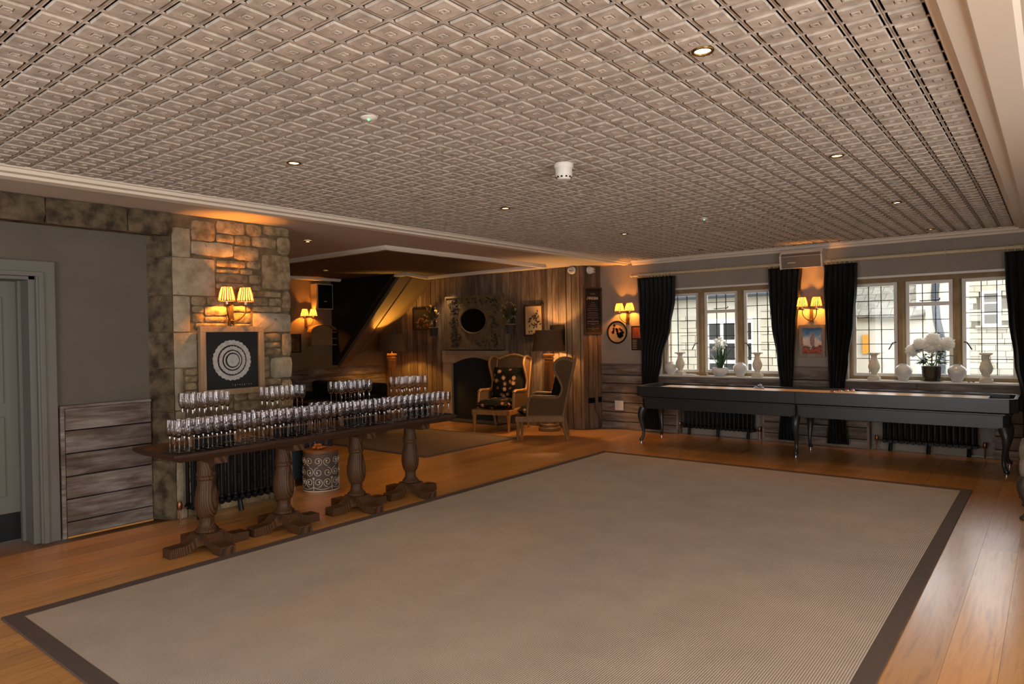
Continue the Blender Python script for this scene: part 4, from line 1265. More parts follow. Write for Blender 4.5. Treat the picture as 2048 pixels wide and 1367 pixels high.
o = mk('carved_foliage', g, mat('carved_dark', '2c251b', .85), om); o['kind'] = 'stuff'

# wall planters either side
def planter(label, x, z, pale):
    t = thing('wall_planter', label, 'wall planter', (x, FY, z), 0, 'wall planters beside the overmantel')
    mk('pot', G().lathe([(.05, -.16), (.065, -.1), (.08, -.02), (.088, -.01), (.088, .0), (.075, .0)], 16, (0, -.10, 0), close=False), mat('planter_pot', '3a3028', .7), t, smooth=True)
    mk('pot_band', G().torus((0, -.10, -.005), .086, .008, 'z', 20, 6), mat('planter_band', '8a7358', .6), t, smooth=True)
    for i in range(16):
        a = i * 2.4; ln = random.uniform(.22, .40)
        b = Vector((.03 * math.cos(a), -.1 + .03 * math.sin(a), -.01))
        mk('leaf', G().leaf(b, b + Vector((math.cos(a) * .12, -abs(math.sin(a)) * .06, ln)), .022, .04, 5), LEAFD, t)
    for i in range(8):
        a = i * .8; 
        b = Vector((.0, -.1, 0)); tip = b + Vector((math.cos(a) * .15, -.05, .22 + .14 * math.sin(a)))
        st = mk('flower_stem', G().tube([b, (b + tip) / 2 + Vector((0, 0, .05)), tip], .003, 5), LEAFD, t)
        g = G()
        for k in range(5):
            d = Vector((random.uniform(-1, 1), random.uniform(-1, .2), random.uniform(-.6, 1))).normalized()
            g.leaf(tip, tip + d * .075, .024, .01, 3)
        mk('flower', g, mat('planter_bloom', pale, .8), st)
    for i in range(4):
        mk('trailing_root', G().tube([(-.05 + .03 * i, -.11, -.05), (-.07 + .04 * i, -.12, -.18), (-.05 + .03 * i, -.1, -.3 - .04 * i)], .003, 5), mat('root', '6a5a40', .9), t)
planter('wall planter with pale drooping blossoms overlapping the dark flower painting', -8.93, 1.665, 'b8a070')
planter('wall planter with yellowish lilies between overmantel and botanical print', -7.13, 1.685, '9a8a58')

# ================================================================ PICTURES
def framed(name, label, cat, loc, rz, w, h, fw, fd, fm, back, group=None):
    t = thing(name, label, cat, loc, rz, group)
    hw, hh = w / 2, h / 2
    for a in ((-hw, hh - fw, hw, hh), (-hw, -hh, hw, -hh + fw), (-hw, -hh + fw, -hw + fw, hh - fw), (hw - fw, -hh + fw, hw, hh - fw)):
        mk('frame_rail', G().box(a[0], -fd, a[1], a[2], 0, a[3]), fm, t, bevel=.003)
    mk('backing', G().box(-hw + fw * .8, -fd * .4, -hh + fw * .8, hw - fw * .8, -.001, hh - fw * .8), back, t)
    return t
# doily box frame on the pier
BLK = mat('black_card', '0a0a0b', .6)
t = framed('doily_frame', 'square oak box frame with white concentric paper doily on black', 'picture', (-5.742, 3.205, 1.318), PI / 2, .60, .60, .05, .05, PALEOAK, BLK)
DOI = mat('doily_paper', 'bcb6ac', .9, c2='a8a096', ns=30)
for r0, r1, yy in ((.137, .178, -.022), (.094, .124, -.026), (.068, .082, -.03), (.0, .056, -.034)):
    g = G(); n = 56; vs = []
    for k in range(n):
        a = 2 * PI * k / n; sc = 1 + (.02 if k % 2 else -.02) + random.uniform(-.012, .012)
        vs.append((r1 * sc * math.cos(a), yy, r1 * sc * math.sin(a) + .0))
    if r0 > 0:
        vs += [(r0 * math.cos(2 * PI * k / n), yy, r0 * math.sin(2 * PI * k / n)) for k in range(n)]
        g.add(vs, [(k, (k + 1) % n, n + (k + 1) % n, n + k) for k in range(n)])
    else: g.add(vs, [tuple(range(n))])
    o = mk('doily_ring', g, DOI, t); md = o.modifiers.new('paper', 'SOLIDIFY'); md.thickness = .003
g = G()
for k in range(9): g.box(.0 + k * .022, -.0225, -.225 + random.uniform(-.006, .006), .003 + k * .022, -.020, -.215)
mk('caption_marks', g, DOI, t)
mk('glazing', G().box(-.25, -.042, -.25, .25, -.040, .25), clear_glass('picture_glass', (.98, .98, .98), .6, 0), t)

BRF = wood('brown_frame', '2a170c', '42281a', 'z', .5)
CREAMP = mat('cream_paper', 'ad8c5e', .9, c2='b8986a', ns=6)
t = framed('botanical_print', 'botanical rose print on cream paper in brown frame', 'picture', (-6.705, FY, 1.735), 0, .41, .53, .034, .03, BRF, CREAMP)
g = G()
for i in range(34):
    q = Vector((random.gauss(.03, .05), -.0125, random.gauss(-.02, .10))); a = random.uniform(0, 2 * PI)
    g.leaf(q, q + Vector((math.cos(a), 0, math.sin(a))) * .05, .024, 0, 3, (-math.sin(a), 0, math.cos(a)))
mk('printed_leaves', g, mat('print_dark', '2c2a1c', .9), t)
g = G()
for q in ((.03, .08), (-.02, .06), (.05, .03), (.0, -.08), (.05, -.07)):
    for k in range(7):
        a = k * .9
        g.leaf((q[0], -.0135, q[1]), (q[0] + .03 * math.cos(a), -.0135, q[1] + .03 * math.sin(a)), .024, 0, 3, (-math.sin(a), 0, math.cos(a)))
mk('printed_roses', g, mat('print_rose', 'b98a60', .9, c2='a06a48', ns=30), t)
framed('small_dark_picture', 'small dark picture mostly hidden behind the lampshade', 'picture', (-6.24, FY, 1.48), 0, .27, .34, .02, .025, BLACK, BLK)
t = framed('flower_painting', 'dark still-life flower painting behind the pale-blossom planter', 'picture', (-9.30, FY, 1.825), 0, .54, .41, .025, .03, BLACK, BLK)
g = G()
for i in range(26):
    q = Vector((random.gauss(-.02, .09), -.014, random.gauss(-.04, .07))); a = random.uniform(0, 2 * PI)
    if abs(q.x) < .22 and abs(q.z) < .15: g.leaf(q, q + Vector((math.cos(a), 0, math.sin(a))) * .045, .03, 0, 3, (-math.sin(a), 0, math.cos(a)))
mk('floral_print', g, mat('painted_flowers', '8a4a34', .8, c2='b08a60', ns=25), t)
framed('small_dark_picture', 'small black-framed picture on the lounge wall below sconce', 'picture', (-10.4, 6.98, 1.42), PI / 2, .26, .33, .02, .025, BLACK, mat('dark_print', '1a1410', .6, c2='5a4020', ns=9))

# landscape painting (blue sky, clouds, red flowers)
def painting_mat():
    m, nt, N, L, b = newmat('landscape_paint')
    tc = N.new('ShaderNodeTexCoord'); sx = N.new('ShaderNodeSeparateXYZ'); L.new(tc.outputs['Object'], sx.inputs[0])
    n = noise(nt, tc.outputs['Object'], 14, 4, .6, .4)
    ad = N.new('ShaderNodeMath'); ad.operation = 'MULTIPLY_ADD'; ad.inputs[1].default_value = 2.4
    L.new(sx.outputs[2], ad.inputs[0])
    sb_ = N.new('ShaderNodeMath'); sb_.operation = 'MULTIPLY_ADD'; sb_.inputs[1].default_value = .7; sb_.inputs[2].default_value = .15
    L.new(n, sb_.inputs[0]); L.new(sb_.outputs[0], ad.inputs[2])
    col = ramp(nt, ad.outputs[0], [(.05, lin('7a3a26')), (.2, lin('b5533a')), (.27, lin('2a2a28')), (.34, lin('c8b4a4')), (.5, lin('d2c6bc')), (.62, lin('7fa0b8')), (.9, lin('2f6288'))])
    L.new(col, b.inputs['Base Color']); b.inputs['Roughness'].default_value = .6
    return m
LIMED = wood('limed_frame', '6e6152', '8f8272', 'z', .7)
t = framed('landscape_painting', 'small painting of blue sky and red flowers hung beneath the sconce', 'picture', (-2.48, 9.44, 1.358), 0, .325, .42, .045, .035, LIMED, painting_mat())
mk('figure_smudge', G().ball((0, -.0145, -.0), (.03, .002, .075), 10, 8).ball((.005, -.0145, .085), (.024, .002, .02), 10, 6), mat('paint_pink', 'b88a80', .7, c2='8c6c70', ns=30), t)
mk('hanging_cord', G().tube([(-.10, -.01, .205), (-.01, -.012, .30)], .002, 5).tube([(.10, -.01, .205), (.01, -.012, .30)], .002, 5), PALEOAK, t)
# round tray picture
t = thing('round_picture', 'round flower picture with black rim on the taupe wall', 'picture', (-5.378, 9.44, 1.515))
mk('rim', G().torus((0, -.014, 0), .168, .013, 'y', 48, 8), BLACK, t, smooth=True)
g = G(); g.add([(.165 * math.cos(2 * PI * k / 48), -.008, .165 * math.sin(2 * PI * k / 48)) for k in range(48)] + [(.165 * math.cos(2 * PI * k / 48), -.0005, .165 * math.sin(2 * PI * k / 48)) for k in range(48)], [tuple(range(48)), tuple(range(95, 47, -1))])
mk('disc', g, CREAMP, t)
def blobs(name, spots, m, t):
    g = G()
    for cx, cz, r in spots:
        for k in range(7):
            a = k * .9 + cx * 30
            g.leaf((cx, -.0105, cz), (cx + r * math.cos(a), -.0105, cz + r * math.sin(a)), r * .8, 0, 3, (-math.sin(a), 0, math.cos(a)))
    mk(name, g, m, t)
blobs('painted_leaves', [(.03, -.055, .034), (.085, -.05, .03), (.06, -.02, .03), (.01, -.02, .028), (.10, -.005, .026), (-.06, .06, .02), (-.02, .05, .02), (.055, -.07, .03), (.0, .045, .02), (.075, .03, .022)], mat('paint_green', '1e2418', .8), t)
blobs('painted_roses', [(-.05, .105, .024), (-.075, .0, .03), (.0, .02, .028), (.05, .05, .025), (-.06, .03, .02)], mat('paint_red', '7c2a1c', .8), t)
t = framed('narrow_poster', 'narrow red and black poster partly hidden by the first curtain', 'picture', (-5.02, 9.44, 1.42), 0, .22, .375, .01, .012, BLACK, BLK)
mk('red_print', G().box(-.095, -.007, .0, .095, -.0055, .17), mat('poster_red', '7a2c18', .7, c2='a2542e', ns=8, stretch=(6, 1, 1)), t)
g = G()
for k in range(6): g.box(-.095, -.007, -.165 + k * .026, -.02, -.0055, -.155 + k * .026)
mk('printed_lines', g, mat('poster_cream', '9a8468', .8), t)

# menu board on the end of the chimney wall
t = framed('menu_board', 'tall black menu board in dark wood frame by the corner', 'sign', (-5.714, 9.25, 1.86), math.radians(77), .385, .74, .026, .025, wood('board_frame', '2c2018', '4a3626', 'z', .6), BLK)
CHK = mat('chalk_text', 'd8c0aa', .9); CHD = mat('chalk_dim', '8c7c6e', .9)
g = G()
x = -.055                                           # small slanted script line
for k in range(8):
    hgt = random.uniform(.012, .03)
    g.prism([(x, -.0115, .255), (x + .006, -.0115, .255), (x + .012, -.0115, .255 + hgt), (x + .006, -.0115, .255 + hgt)], (0, -.001, 0)); x += .0135
mk('script_heading', g, CHD, t)
g = G()
g.prism([(-.135, -.0115, .17), (-.125, -.0115, .17), (-.10, -.0115, .222), (-.11, -.0115, .222)], (0, -.001, 0))
x = -.098
for k in range(11):
    w = random.choice((.014, .016, .012))
    g.box(x, -.0125, .178, x + .005, -.0115, .22); g.box(x, -.0125, random.choice((.213, .196, .178)), x + w, -.0115, random.choice((.22, .203, .185)) + .002)
    if k % 2: g.box(x + w - .004, -.0125, .178, x + w, -.0115, .22)
    x += w + .005
mk('bold_heading', g, CHK, t)
g = G()
for zc, wd in ((.125, .035), (.095, .06), (.07, .09), (.035, .11), (.005, .13), (-.03, .10), (-.055, .125), (-.085, .11), (-.115, .13), (-.135, .03), (-.165, .12), (-.175, .13), (-.205, .13), (-.218, .05)):
    x = -wd
    while x < wd:
        w = random.uniform(.008, .026); g.box(x, -.0125, zc, min(x + w, wd), -.0115, zc + .007); x += w + .005
g.box(-.13, -.0125, -.285, -.035, -.0115, -.281).box(.035, -.0125, -.285, .13, -.0115, -.281).torus((0, -.012, -.283), .016, .003, 'y', 16, 4)
mk('small_print', g, CHD, t)

# ================================================================ CEILING FITTINGS
SPOTB = mat('spot_lens', 'fff2dc', .3, emis='ffd9a0', es=14)
def spot(label, x, y, z, e=26):
    t = thing('downlight', label, 'downlight', (x, y, z), 0, 'recessed downlights')
    mk('bezel', G().torus((0, 0, -.004), .038, .007, 'z', 24, 8), BRASS, t, smooth=True)
    mk('lens', G().lathe([(.033, -.003), (.02, -.0045), (.001, -.005)], 20), SPOTB, t, smooth=True)
    l = bpy.data.lights.new('downlight_beam', 'SPOT'); l.energy = e; l.color = (1, .66, .34); l.spot_size = math.radians(85); l.spot_blend = .8; l.shadow_soft_size = .03
    o = bpy.data.objects.new('downlight_beam', l); COL.objects.link(o); o.location = (0, 0, -.02); o.parent = t
ORD = ['nearest', 'second', 'third', 'farthest']
for k, yy in enumerate((2.60, 4.72, 6.83, 8.94)):
    spot('lit brass downlight in the tiled ceiling, %s of the row by the right soffit' % ORD[k], -1.08, yy, ZC - .007)
    spot('lit brass downlight in the tiled ceiling, %s of the row towards the tables' % ORD[k], -3.75, yy - .06, ZC - .007)
for k, (xx, yy) in enumerate(((-6.37, 4.47), (-6.36, 6.53), (-6.22, 8.66))):
    spot('lit downlight in the lounge soffit, %s from the stone pier' % ('first', 'second', 'last')[k], xx, yy, ZS - .005, (45, 45, 90)[k])
spot('lit downlight in the dark lounge panel above the sofa', -8.95, 6.6, ZS - .009, 14)
spot('lit downlight by the boxed corner beside the stair underside', -8.58, 8.80, ZS - .005, 45)
for k, (xx, yy) in enumerate(((-2.70, 2.27), (-2.68, 6.42))):
    t = thing('emergency_light', ('small white emergency light with green glow in the nearer tiles', 'tiny white emergency light in the farther ceiling tiles')[k], 'emergency light', (xx, yy, ZC - .008))
    mk('body', G().lathe([(.042, 0), (.042, -.005), (.03, -.012), (.012, -.016), (.001, -.017)], 20), WHITEP, t, smooth=True)
    mk('indicator', G().ball((.01, -.01, -.017), .006, 8, 6), mat('green_led', '60ff90', .4, emis='60ff90', es=3), t)
t = thing('smoke_detector', 'white smoke detector on the tiled ceiling', 'smoke detector', (-2.5, 3.72, ZC - .008))
mk('base', G().lathe([(.062, 0), (.064, -.02), (.058, -.032)], 32), WHITEP, t, smooth=True)
mk('body', G().lathe([(.054, -.03), (.055, -.075), (.046, -.09), (.04, -.105), (.001, -.108)], 32), WHITEP, t, smooth=True)
g = G()
for k in range(10):
    a = k * PI / 5; g.box(.044 * math.cos(a) - .006, .044 * math.sin(a) - .006, -.094, .044 * math.cos(a) + .006, .044 * math.sin(a) + .006, -.084)
mk('vents', g, BLACK, t)

def cctv(label, loc, rz):
    t = thing('security_camera', label, 'camera', loc, rz, 'white wall cameras')
    mk('base', G().lathe([(.06, 0), (.062, .02), (.05, .035)], 24), WHITEP, t, smooth=True).rotation_euler = (PI / 2, 0, 0)
    mk('eyeball', G().ball((0, -.05, -.005), .05, 20, 14), WHITEP, t, smooth=True)
    f = mk('face', G().lathe([(.036, 0), (.034, .012)], 20), mat('camera_face', 'b8b0a8', .4), t, smooth=True)
    f.matrix_local = Matrix.Translation((.022, -.088, -.012)) @ Matrix.Rotation(PI / 2, 4, 'X') @ Matrix.Rotation(.35, 4, 'Y')
    mk('lens', G().ball((.012, -.103, -.012), .009, 8, 6).ball((.036, -.096, -.012), .009, 8, 6), BLACK, t)
cctv('white dome camera on the boards at the chimney wall corner', (-5.94, FY, 2.50), 0)
cctv('white dome camera above the menu board', (-5.728, 9.19, 2.495), math.radians(77))

# ================================================================ WALL SPEAKERS
def speaker(label, loc, rz, w, h, d, ms, mg):
    t = thing('wall_speaker', label, 'speaker', loc, rz)
    sec = [(-.02, h / 2), (-d * .75, h / 2), (-d, h * .18), (-d * .86, -h / 2), (-d * .2, -h * .42), (-.02, -h * .2)]
    mk('cabinet', G().prism([(-w / 2 + .018, a, b) for a, b in sec], (w - .036, 0, 0)), ms, t, bevel=.004)
    for s in (-1, 1):
        mk('end_cap', G().prism([(s * w / 2, a * 1.03 - .002, b * 1.04) for a, b in sec], (-s * .02, 0, 0)), ms, t, bevel=.004)
    q = [Vector((0, -d, h * .18)), Vector((0, -d * .86, -h / 2))]
    g = G(); n = Vector((0, -.006, -.001))
    a, b = q[0] + n, q[1] + n
    g.prism([(-w / 2 + .025, a.y, a.z - .006), (w / 2 - .025, a.y, a.z - .006), (w / 2 - .025, b.y, b.z + .008), (-w / 2 + .025, b.y, b.z + .008)], (0, .006, 0))
    g.prism([(-w / 2 + .025, -d * .75 - .004, h / 2 - .012), (w / 2 - .025, -d * .75 - .004, h / 2 - .012), (w / 2 - .025, a.y, a.z), (-w / 2 + .025, a.y, a.z)], (0, .006, 0))
    mk('grille', g, mg, t)
    mk('badge', G().box(-w * .3, -d * .94 - .012, -h * .2, -w * .12, -d * .94 - .006, -h * .16), WHITEP, t)
    mk('bracket', G().box(-.03, -.03, -.05, .03, 0, .05), BLACK, t)
speaker('white wall speaker with grey grille between the two windows', (-2.565, 9.44, 2.42), 0, .53, .235, .2, mat('speaker_white', 'dccfbe', .5), mat('grille_grey', '74695c', .8, bs=400, bstr=.3))
t = thing('lounge_speaker', 'dark speaker in cream cabinet high on the lounge wall', 'speaker', (-10.4, 7.5, 2.24), PI / 2)
mk('cabinet', G().box(-.17, -.2, -.23, .17, 0, .23), mat('speaker_cream', 'b09870', .5), t, bevel=.01)
mk('grille', G().box(-.15, -.207, -.21, .15, -.198, .21), BLACK, t, bevel=.004)
mk('badge', G().box(-.03, -.21, -.09, .03, -.206, -.08), WHITEP, t)

# ================================================================ FLOOR LAMPS
LSH = shade_mat('taupe_shade', '5a4634', '5a4634', 0, 0.0, .06)
LIN = mat('shade_lining', 'd8b478', .8)
def floor_lamp(label, loc, power, col):
    t = thing('floor_lamp', label, 'floor lamp', loc, 0, 'column floor lamps')
    mk('base', G().lathe([(.17, 0), (.175, .01), (.175, .05), (.165, .06), (.15, .065), (.155, .075), (.155, .10), (.14, .115), (.12, .12), (.125, .13), (.12, .15), (.08, .165)], 28), CANEW, t, smooth=True)
    c = G(); vs = []
    for r, z in ((.085, .16), (.085, .2), (.07, .21), (.075, .23), (.062, .55), (.05, 1.02), (.05, 1.06)):
        vs += [(-r, -r, z), (r, -r, z), (r, r, z), (-r, r, z)]
    c.add(vs, [(i * 4 + k, i * 4 + (k + 1) % 4, i * 4 + 4 + (k + 1) % 4, i * 4 + 4 + k) for i in range(6) for k in range(4)] + [(24, 25, 26, 27)])
    col_ = mk('column', c, CANEW, t)
    mk('flute', G().box(-.03, -.079, .26, .03, -.06, .95), CANEW, col_, bevel=.004)
    mk('capital', G().box(-.06, -.06, 1.06, .06, .06, 1.08).box(-.05, -.05, 1.08, .05, .05, 1.11).box(-.062, -.062, 1.11, .062, .062, 1.13).box(-.045, -.045, 1.13, .045, .045, 1.16).box(-.065, -.065, 1.16, .065, .065, 1.195), CANEW, t, bevel=.004)
    mk('lamp_holder', G().lathe([(.012, 1.195), (.012, 1.33), (.02, 1.335), (.02, 1.37)], 12), BRASS, t, smooth=True)
    mk('bulb', G().ball((0, 0, 1.41), .032, 12, 10), BULB, t, smooth=True)
    sh = mk('shade', G().lathe([(.256, 1.245), (.2, 1.565)], 40, close=False), LSH, t, smooth=True)
    mk('lining', G().lathe([(.252, 1.247), (.196, 1.563)], 40, close=False), LIN, sh, smooth=True)
    mk('shade_rim', G().torus((0, 0, 1.245), .256, .004, 'z', 40, 6).torus((0, 0, 1.565), .2, .004, 'z', 40, 6), LSH, sh, smooth=True)
    lamp('lamp_bulb_light', (0, 0, 1.40), power, col, .035, t)
floor_lamp('column floor lamp with taupe drum shade behind the cane armchair', (-6.20, 8.72, 0), 60, (1, .52, .18))
floor_lamp('column floor lamp glowing in the dark niche under the stairs', (-9.50, 8.42, 0), 60, (1, .50, .08))

# ================================================================ WING ARMCHAIRS
def floral_mat(name):
    m, nt, N, L, b = newmat(name)
    tc = N.new('ShaderNodeTexCoord')
    v = N.new('ShaderNodeTexVoronoi'); v.inputs['Scale'].default_value = 10
    L.new(tc.outputs['Object'], v.inputs['Vector'])
    n = noise(nt, tc.outputs['Object'], 40, 3, .6)
    ad = N.new('ShaderNodeMath'); ad.operation = 'MULTIPLY_ADD'; ad.inputs[1].default_value = .45
    L.new(n, ad.inputs[0]); L.new(v.outputs['Distance'], ad.inputs[2])
    fl = ramp(nt, ad.outputs[0], [(.42, lin('c8a070')), (.55, lin('8c5a34')), (.66, lin('15130f'))])
    dk = ramp(nt, n, [(.45, lin('12120f')), (.7, lin('242818'))])
    sp = N.new('ShaderNodeSeparateColor'); L.new(v.outputs['Color'], sp.inputs[0])
    gt_ = N.new('ShaderNodeMath'); gt_.operation = 'GREATER_THAN'; gt_.inputs[1].default_value = .3; L.new(sp.outputs[0], gt_.inputs[0])
    mx = N.new('ShaderNodeMix'); mx.data_type = 'RGBA'
    L.new(gt_.outputs[0], mx.inputs[0]); L.new(dk, mx.inputs[6]); L.new(fl, mx.inputs[7])
    L.new(mx.outputs[2], b.inputs['Base Color'])
    b.inputs['Roughness'].default_value = .9; b.inputs['Specular IOR Level'].default_value = .15
    return m
FLORAL = floral_mat('dark_floral_fabric')
def cushion(g, cx, cy, cz, sx, sy, sz, tilt=0):
    n = 10; R_ = Matrix.Rotation(tilt, 3, 'X')
    vs = []; fs = []
    for s in (1, -1):
        for j in range(n + 1):
            for i in range(n + 1):
                u, v = 2 * i / n - 1, 2 * j / n - 1
                hgt = max(0, (1 - u ** 4) * (1 - v ** 4)) ** .4
                p = R_ @ Vector((u * sx, v * sy, s * hgt * sz))
                vs.append((cx + p.x, cy + p.y, cz + p.z))
    m = (n + 1) ** 2
    for s in (0, 1):
        for j in range(n):
            for i in range(n):
                a = s * m + j * (n + 1) + i
                fs.append((a, a + 1, a + n + 2, a + n + 1) if s == 0 else (a, a + n + 1, a + n + 2, a + 1))
    g.add(vs, fs)
    return g
def catmull(P, k=5):
    out = []
    for i in range(len(P) - 1):
        p0, p1, p2, p3 = P[max(i - 1, 0)], P[i], P[i + 1], P[min(i + 2, len(P) - 1)]
        for q in range(k):
            t = q / k
            out.append(tuple(.5 * (2 * p1[d] + (p2[d] - p0[d]) * t + (2 * p0[d] - 5 * p1[d] + 4 * p2[d] - p3[d]) * t * t + (3 * p1[d] - p0[d] - 3 * p2[d] + p3[d]) * t ** 3) for d in range(2)))
    out.append(P[-1]); return out
def wing_chair(label, loc, rz, wm, back_cush, seat_m):
    t = thing('wing_armchair', label, 'armchair', loc, rz, 'cane wing armchairs in the lounge')
    HWc = .31
    oy = -.36
    up = catmull([(.17, .345), (.175, .45), (.20, .60), (.26, .625), (.45, .612), (.60, .615), (.65, .68), (.662, .76), (.625, .86), (.565, .98), (.555, 1.06), (.61, 1.135), (.72, 1.15), (.84, 1.11)])
    bk = [(.84, 1.11), (.78, .85), (.72, .58), (.67, .345)]
    for s in (-1, 1):
        x = s * HWc
        mk('side_frame', G().tube([(x, u + oy, z) for u, z in up], .02, 8).tube([(x, u + oy, z) for u, z in bk], .02, 8).tube([(x, .16 + oy, .35), (x, .68 + oy, .35)], .016, 8), wm, t, smooth=True, angle=60)
        mk('cane_side', G().prism([(x - .006, u + oy, z) for u, z in up + bk[1:]], (.012, 0, 0)), CANE, t)
        mk('armrest', G().tube([(x, .19 + oy, .61), (x, .26 + oy, .635), (x, .45 + oy, .625), (x, .58 + oy, .63)], [.024, .03, .028, .022], 10, flat=.7), wm, t, smooth=True)
        mk('leg', G().lathe([(.014, 0), (.018, .02), (.016, .03), (.03, .235), (.034, .245), (.03, .255), (.034, .275)], 12, (x * .97, .03 + oy, 0)), wm, t, smooth=True)
        mk('leg', G().tube([(x * .97, .735 + oy, 0), (x * .97, .70 + oy, .12), (x * .97, .66 + oy, .3)], [.016, .022, .028], 10), wm, t, smooth=True)
        mk('rail', G().box(x - .022, .0 + oy, .27, x + .022, .69 + oy, .345), wm, t, bevel=.006)
    mk('front_rail', G().box(-HWc, .0 + oy, .27, HWc, .045 + oy, .345), wm, t, bevel=.006)
    mk('back_rail', G().box(-HWc, .645 + oy, .27, HWc, .69 + oy, .345), wm, t, bevel=.006)
    cr = [(-HWc, 1.11), (-.24, 1.115), (-.12, 1.155), (0, 1.175), (.12, 1.155), (.24, 1.115), (HWc, 1.11)]
    crc = catmull(cr)
    mk('crest_rail', G().tube([(a, .84 + oy, b) for a, b in crc], .022, 8), wm, t, smooth=True)
    g = G(); n = len(crc)
    bot = [(a, .67 + oy, .36) for a, _ in crc]
    tp = [(a, .84 + oy, b) for a, b in crc]
    g.add(tp + bot, [(i, i + 1, n + i + 1, n + i) for i in range(n - 1)])
    o = mk('cane_back', g, CANE, t); md = o.modifiers.new('cane', 'SOLIDIFY'); md.thickness = .01
    mk('seat_cushion', cushion(G(), 0, .33 + oy, .42, .28, .315, .08), seat_m, t, smooth=True, angle=80)
    if back_cush: mk('back_cushion', cushion(G(), 0, .60 + oy, .72, .27, .26, .085, PI / 2 - .22), FLORAL, t, smooth=True, angle=80)
    return t
wing_chair('cane wing armchair with honey wood frame and dark floral cushions before fireplace', (-6.906, 8.39, 0), math.radians(11.5), GOLDW, True, FLORAL)
wing_chair('limed cane wing armchair seen from its side in front of lamp', (-5.835, 8.027, 0), math.radians(-58), CANEW, True, FLORAL)
o = mk('round_cushion', G().lathe([(.001, 0), (.06, .004), (.085, .02), (.09, .04), (.075, .058), (.04, .066), (.001, .068)], 24), mat('black_cloth', '0e0d0d', .9), None, smooth=True, loc=(-5.80, 8.0, .50))
tag(o, 'round black cushion lying on the seat of the limed cane armchair', 'cushion')

# ================================================================ LOUNGE PIECES
BLKF = mat('black_sofa_fabric', '141312', .9, spec=.15)
t = thing('sofa', 'low black sofa in the dark lounge behind the flutes', 'sofa', (-9.35, 7.02, 0))
mk('base', G().box(-.88, -.42, .08, .88, .40, .32), BLKF, t, bevel=.03)
mk('backrest', G().box(-.88, .18, .3, .88, .40, .76), BLKF, t, bevel=.05)
for s in (-1, 1):
    mk('armrest', G().box(s * .90, -.42, .08, s * .72, .38, .58), BLKF, t, bevel=.04)
    mk('seat_cushion', G().box(s * .36 - .355, -.40, .31, s * .36 + .355, .18, .45), BLKF, t, bevel=.04)
    for yy in (-.36, .34): mk('leg', G().lathe([(.02, 0), (.028, .085)], 10, (s * .8, yy, 0)), BLACK, t)
t = thing('wall_rack', 'arched wooden wall rack with shelves beside the lounge sconce', 'shelf', (-10.4, 7.52, 1.37), PI / 2)
RKW = wood('rack_wood', '7a5834', '9c7648', 'x', .6)
mk('back_panel', G().prism([(-.28, -.012, 0), (.28, -.012, 0), (.28, -.012, .23)] + [(.28 * math.cos(PI * i / 12), -.012, .23 + .14 * math.sin(PI * i / 12)) for i in range(1, 12)] + [(-.28, -.012, .23)], (0, .012, 0)), RKW, t)
for zz in (0, .115, .23): mk('shelf', G().box(-.28, -.14, zz, .28, -.012, zz + .014), RKW, t, bevel=.002)
for s in (-1, 1): mk('side', G().box(s * .28, -.14, 0, s * .266, -.012, .24), RKW, t, bevel=.002)
g = G(); n = 14
vs = []
for i in range(n + 1):
    a = PI * i / n
    for r in (.286, .272):
        for yy in (-.14, -.012): vs.append((r * math.cos(a), yy, .235 + r * .5 * math.sin(a)))
fs = []
for i in range(n):
    a, b = i * 4, i * 4 + 4
    fs += [(a, b, b + 1, a + 1), (a + 2, a + 3, b + 3, b + 2), (a, a + 2, b + 2, b), (a + 1, b + 1, b + 3, a + 3)]
g.add(vs, fs)
mk('arched_top', g, RKW, t, smooth=True, angle=60)

DBL = mat('blue_grey_fabric', '2c3640', .85, c2='323d48', ns=60, spec=.2)
t = thing('tub_armchair', 'dark blue tub armchair behind the stone pier and drum stool', 'armchair', (-6.36, 4.27, 0))
mk('seat_base', G().box(-.28, -.25, .06, .28, .25, .36), DBL, t, bevel=.03)
mk('seat_cushion', G().box(-.22, -.20, .35, .27, .20, .45), DBL, t, bevel=.03)
mk('backrest', G().box(-.31, -.26, .06, -.2, .26, .64), DBL, t, bevel=.04)
for s in (-1, 1):
    mk('armrest', G().box(-.25, s * .26, .06, .29, s * .19, .54), DBL, t, bevel=.025)
    for xx in (-.25, .24): mk('leg', G().lathe([(.012, 0), (.016, .07)], 8, (xx, s * .2, 0)), CHROME, t)

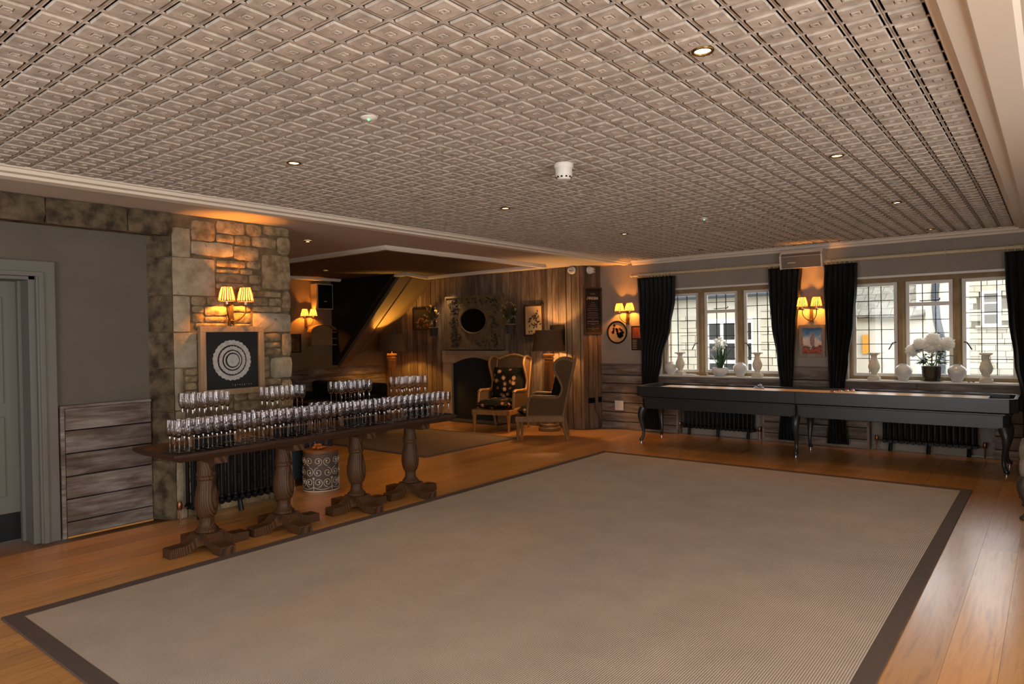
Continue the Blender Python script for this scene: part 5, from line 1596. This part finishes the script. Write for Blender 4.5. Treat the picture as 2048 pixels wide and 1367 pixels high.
# upholstered chairs cut off by the right edge
GUP = mat('taupe_upholstery', '7d7268', .9, c2='857a70', ns=80, spec=.15)
DKL = wood('dark_carved_leg', '2c241e', '453a30', 'z', .5)
def side_chair(label, loc):
    t = thing('side_chair', label, 'chair', loc, PI / 2 * -1, 'upholstered chairs along the right wall')
    # faces local -y, turned so that local -y points to -x of the room
    mk('seat', G().box(-.275, -.275, .325, .275, .275, .475), GUP, t, smooth=True, bevel=.045, angle=80)
    mk('seat_rail', G().box(-.25, -.25, .30, .25, .25, .345), DKL, t, bevel=.008)
    for s in (-1, 1):
        for q in (-1, 1):
            k = .7071
            leg = cab_leg(s * k, q * k)
            leg.v = [(a, b, c * .72) for a, b, c in leg.v]
            mk('leg', leg, DKL, t, smooth=True, loc=(s * .225, q * .225, -.014), angle=60)
    mk('backrest', cushion(G(), 0, .27, .75, .25, .22, .04, PI / 2 - .12), GUP, t, smooth=True, angle=80)
    mk('back_frame', G().tube([(-.25, .25, .33), (-.26, .28, .6), (-.25, .31, .95), (0, .33, 1.0), (.25, .31, .95), (.26, .28, .6), (.25, .25, .33)], .018, 8), DKL, t, smooth=True)
side_chair('taupe upholstered chair with cabriole legs nearest the camera at right edge', (.05, 6.84, 0))
side_chair('taupe upholstered chair with cabriole legs nearer the window at right edge', (.02, 7.66, 0))

# ================================================================ SOCKETS
for label, loc, rz, m, w, h in (('white blank plate on the boards by the corner', (-5.35, 9.414, .37), 0, WHITEP, .15, .15),
                                ('black double socket with a plug on the chimney wall end', (-5.725, 9.20, .45), math.radians(77), BLACK, .146, .086),
                                ('black single socket next to the corner', (-5.684, 9.38, .45), math.radians(77), BLACK, .07, .086)):
    t = thing('wall_socket', label, 'socket', loc, rz)
    mk('plate', G().box(-w / 2, -.01, -h / 2, w / 2, 0, h / 2), m, t, bevel=.003)
    if m is BLACK: mk('rocker', G().box(-.008, -.014, .01, .008, -.009, .03), m, t)
    else: mk('screw', G().lathe([(.004, 0), (.003, .002)], 8).ball((-.03, -.01, 0), .003, 6, 4).ball((.03, -.01, 0), .003, 6, 4), CHROME, t)
pts = catmull([(0, .43), (.03, .30), (.06, .24), (.12, .12), (.13, .02), (.13, .012)])
g = G().tube([(-5.685 + a * .23, 9.22 + a, b) for a, b in pts] + [(-5.64, 9.32, .008), (-5.68, 9.1, .008), (-5.78, 8.98, .008), (-6.0, 8.95, .008)], .004, 6).box(-5.715, 9.195, .42, -5.675, 9.235, .46)
tag(mk('power_cord', g, BLACK, None, smooth=True), 'thin black lamp cord dropping from the black socket', 'cord')
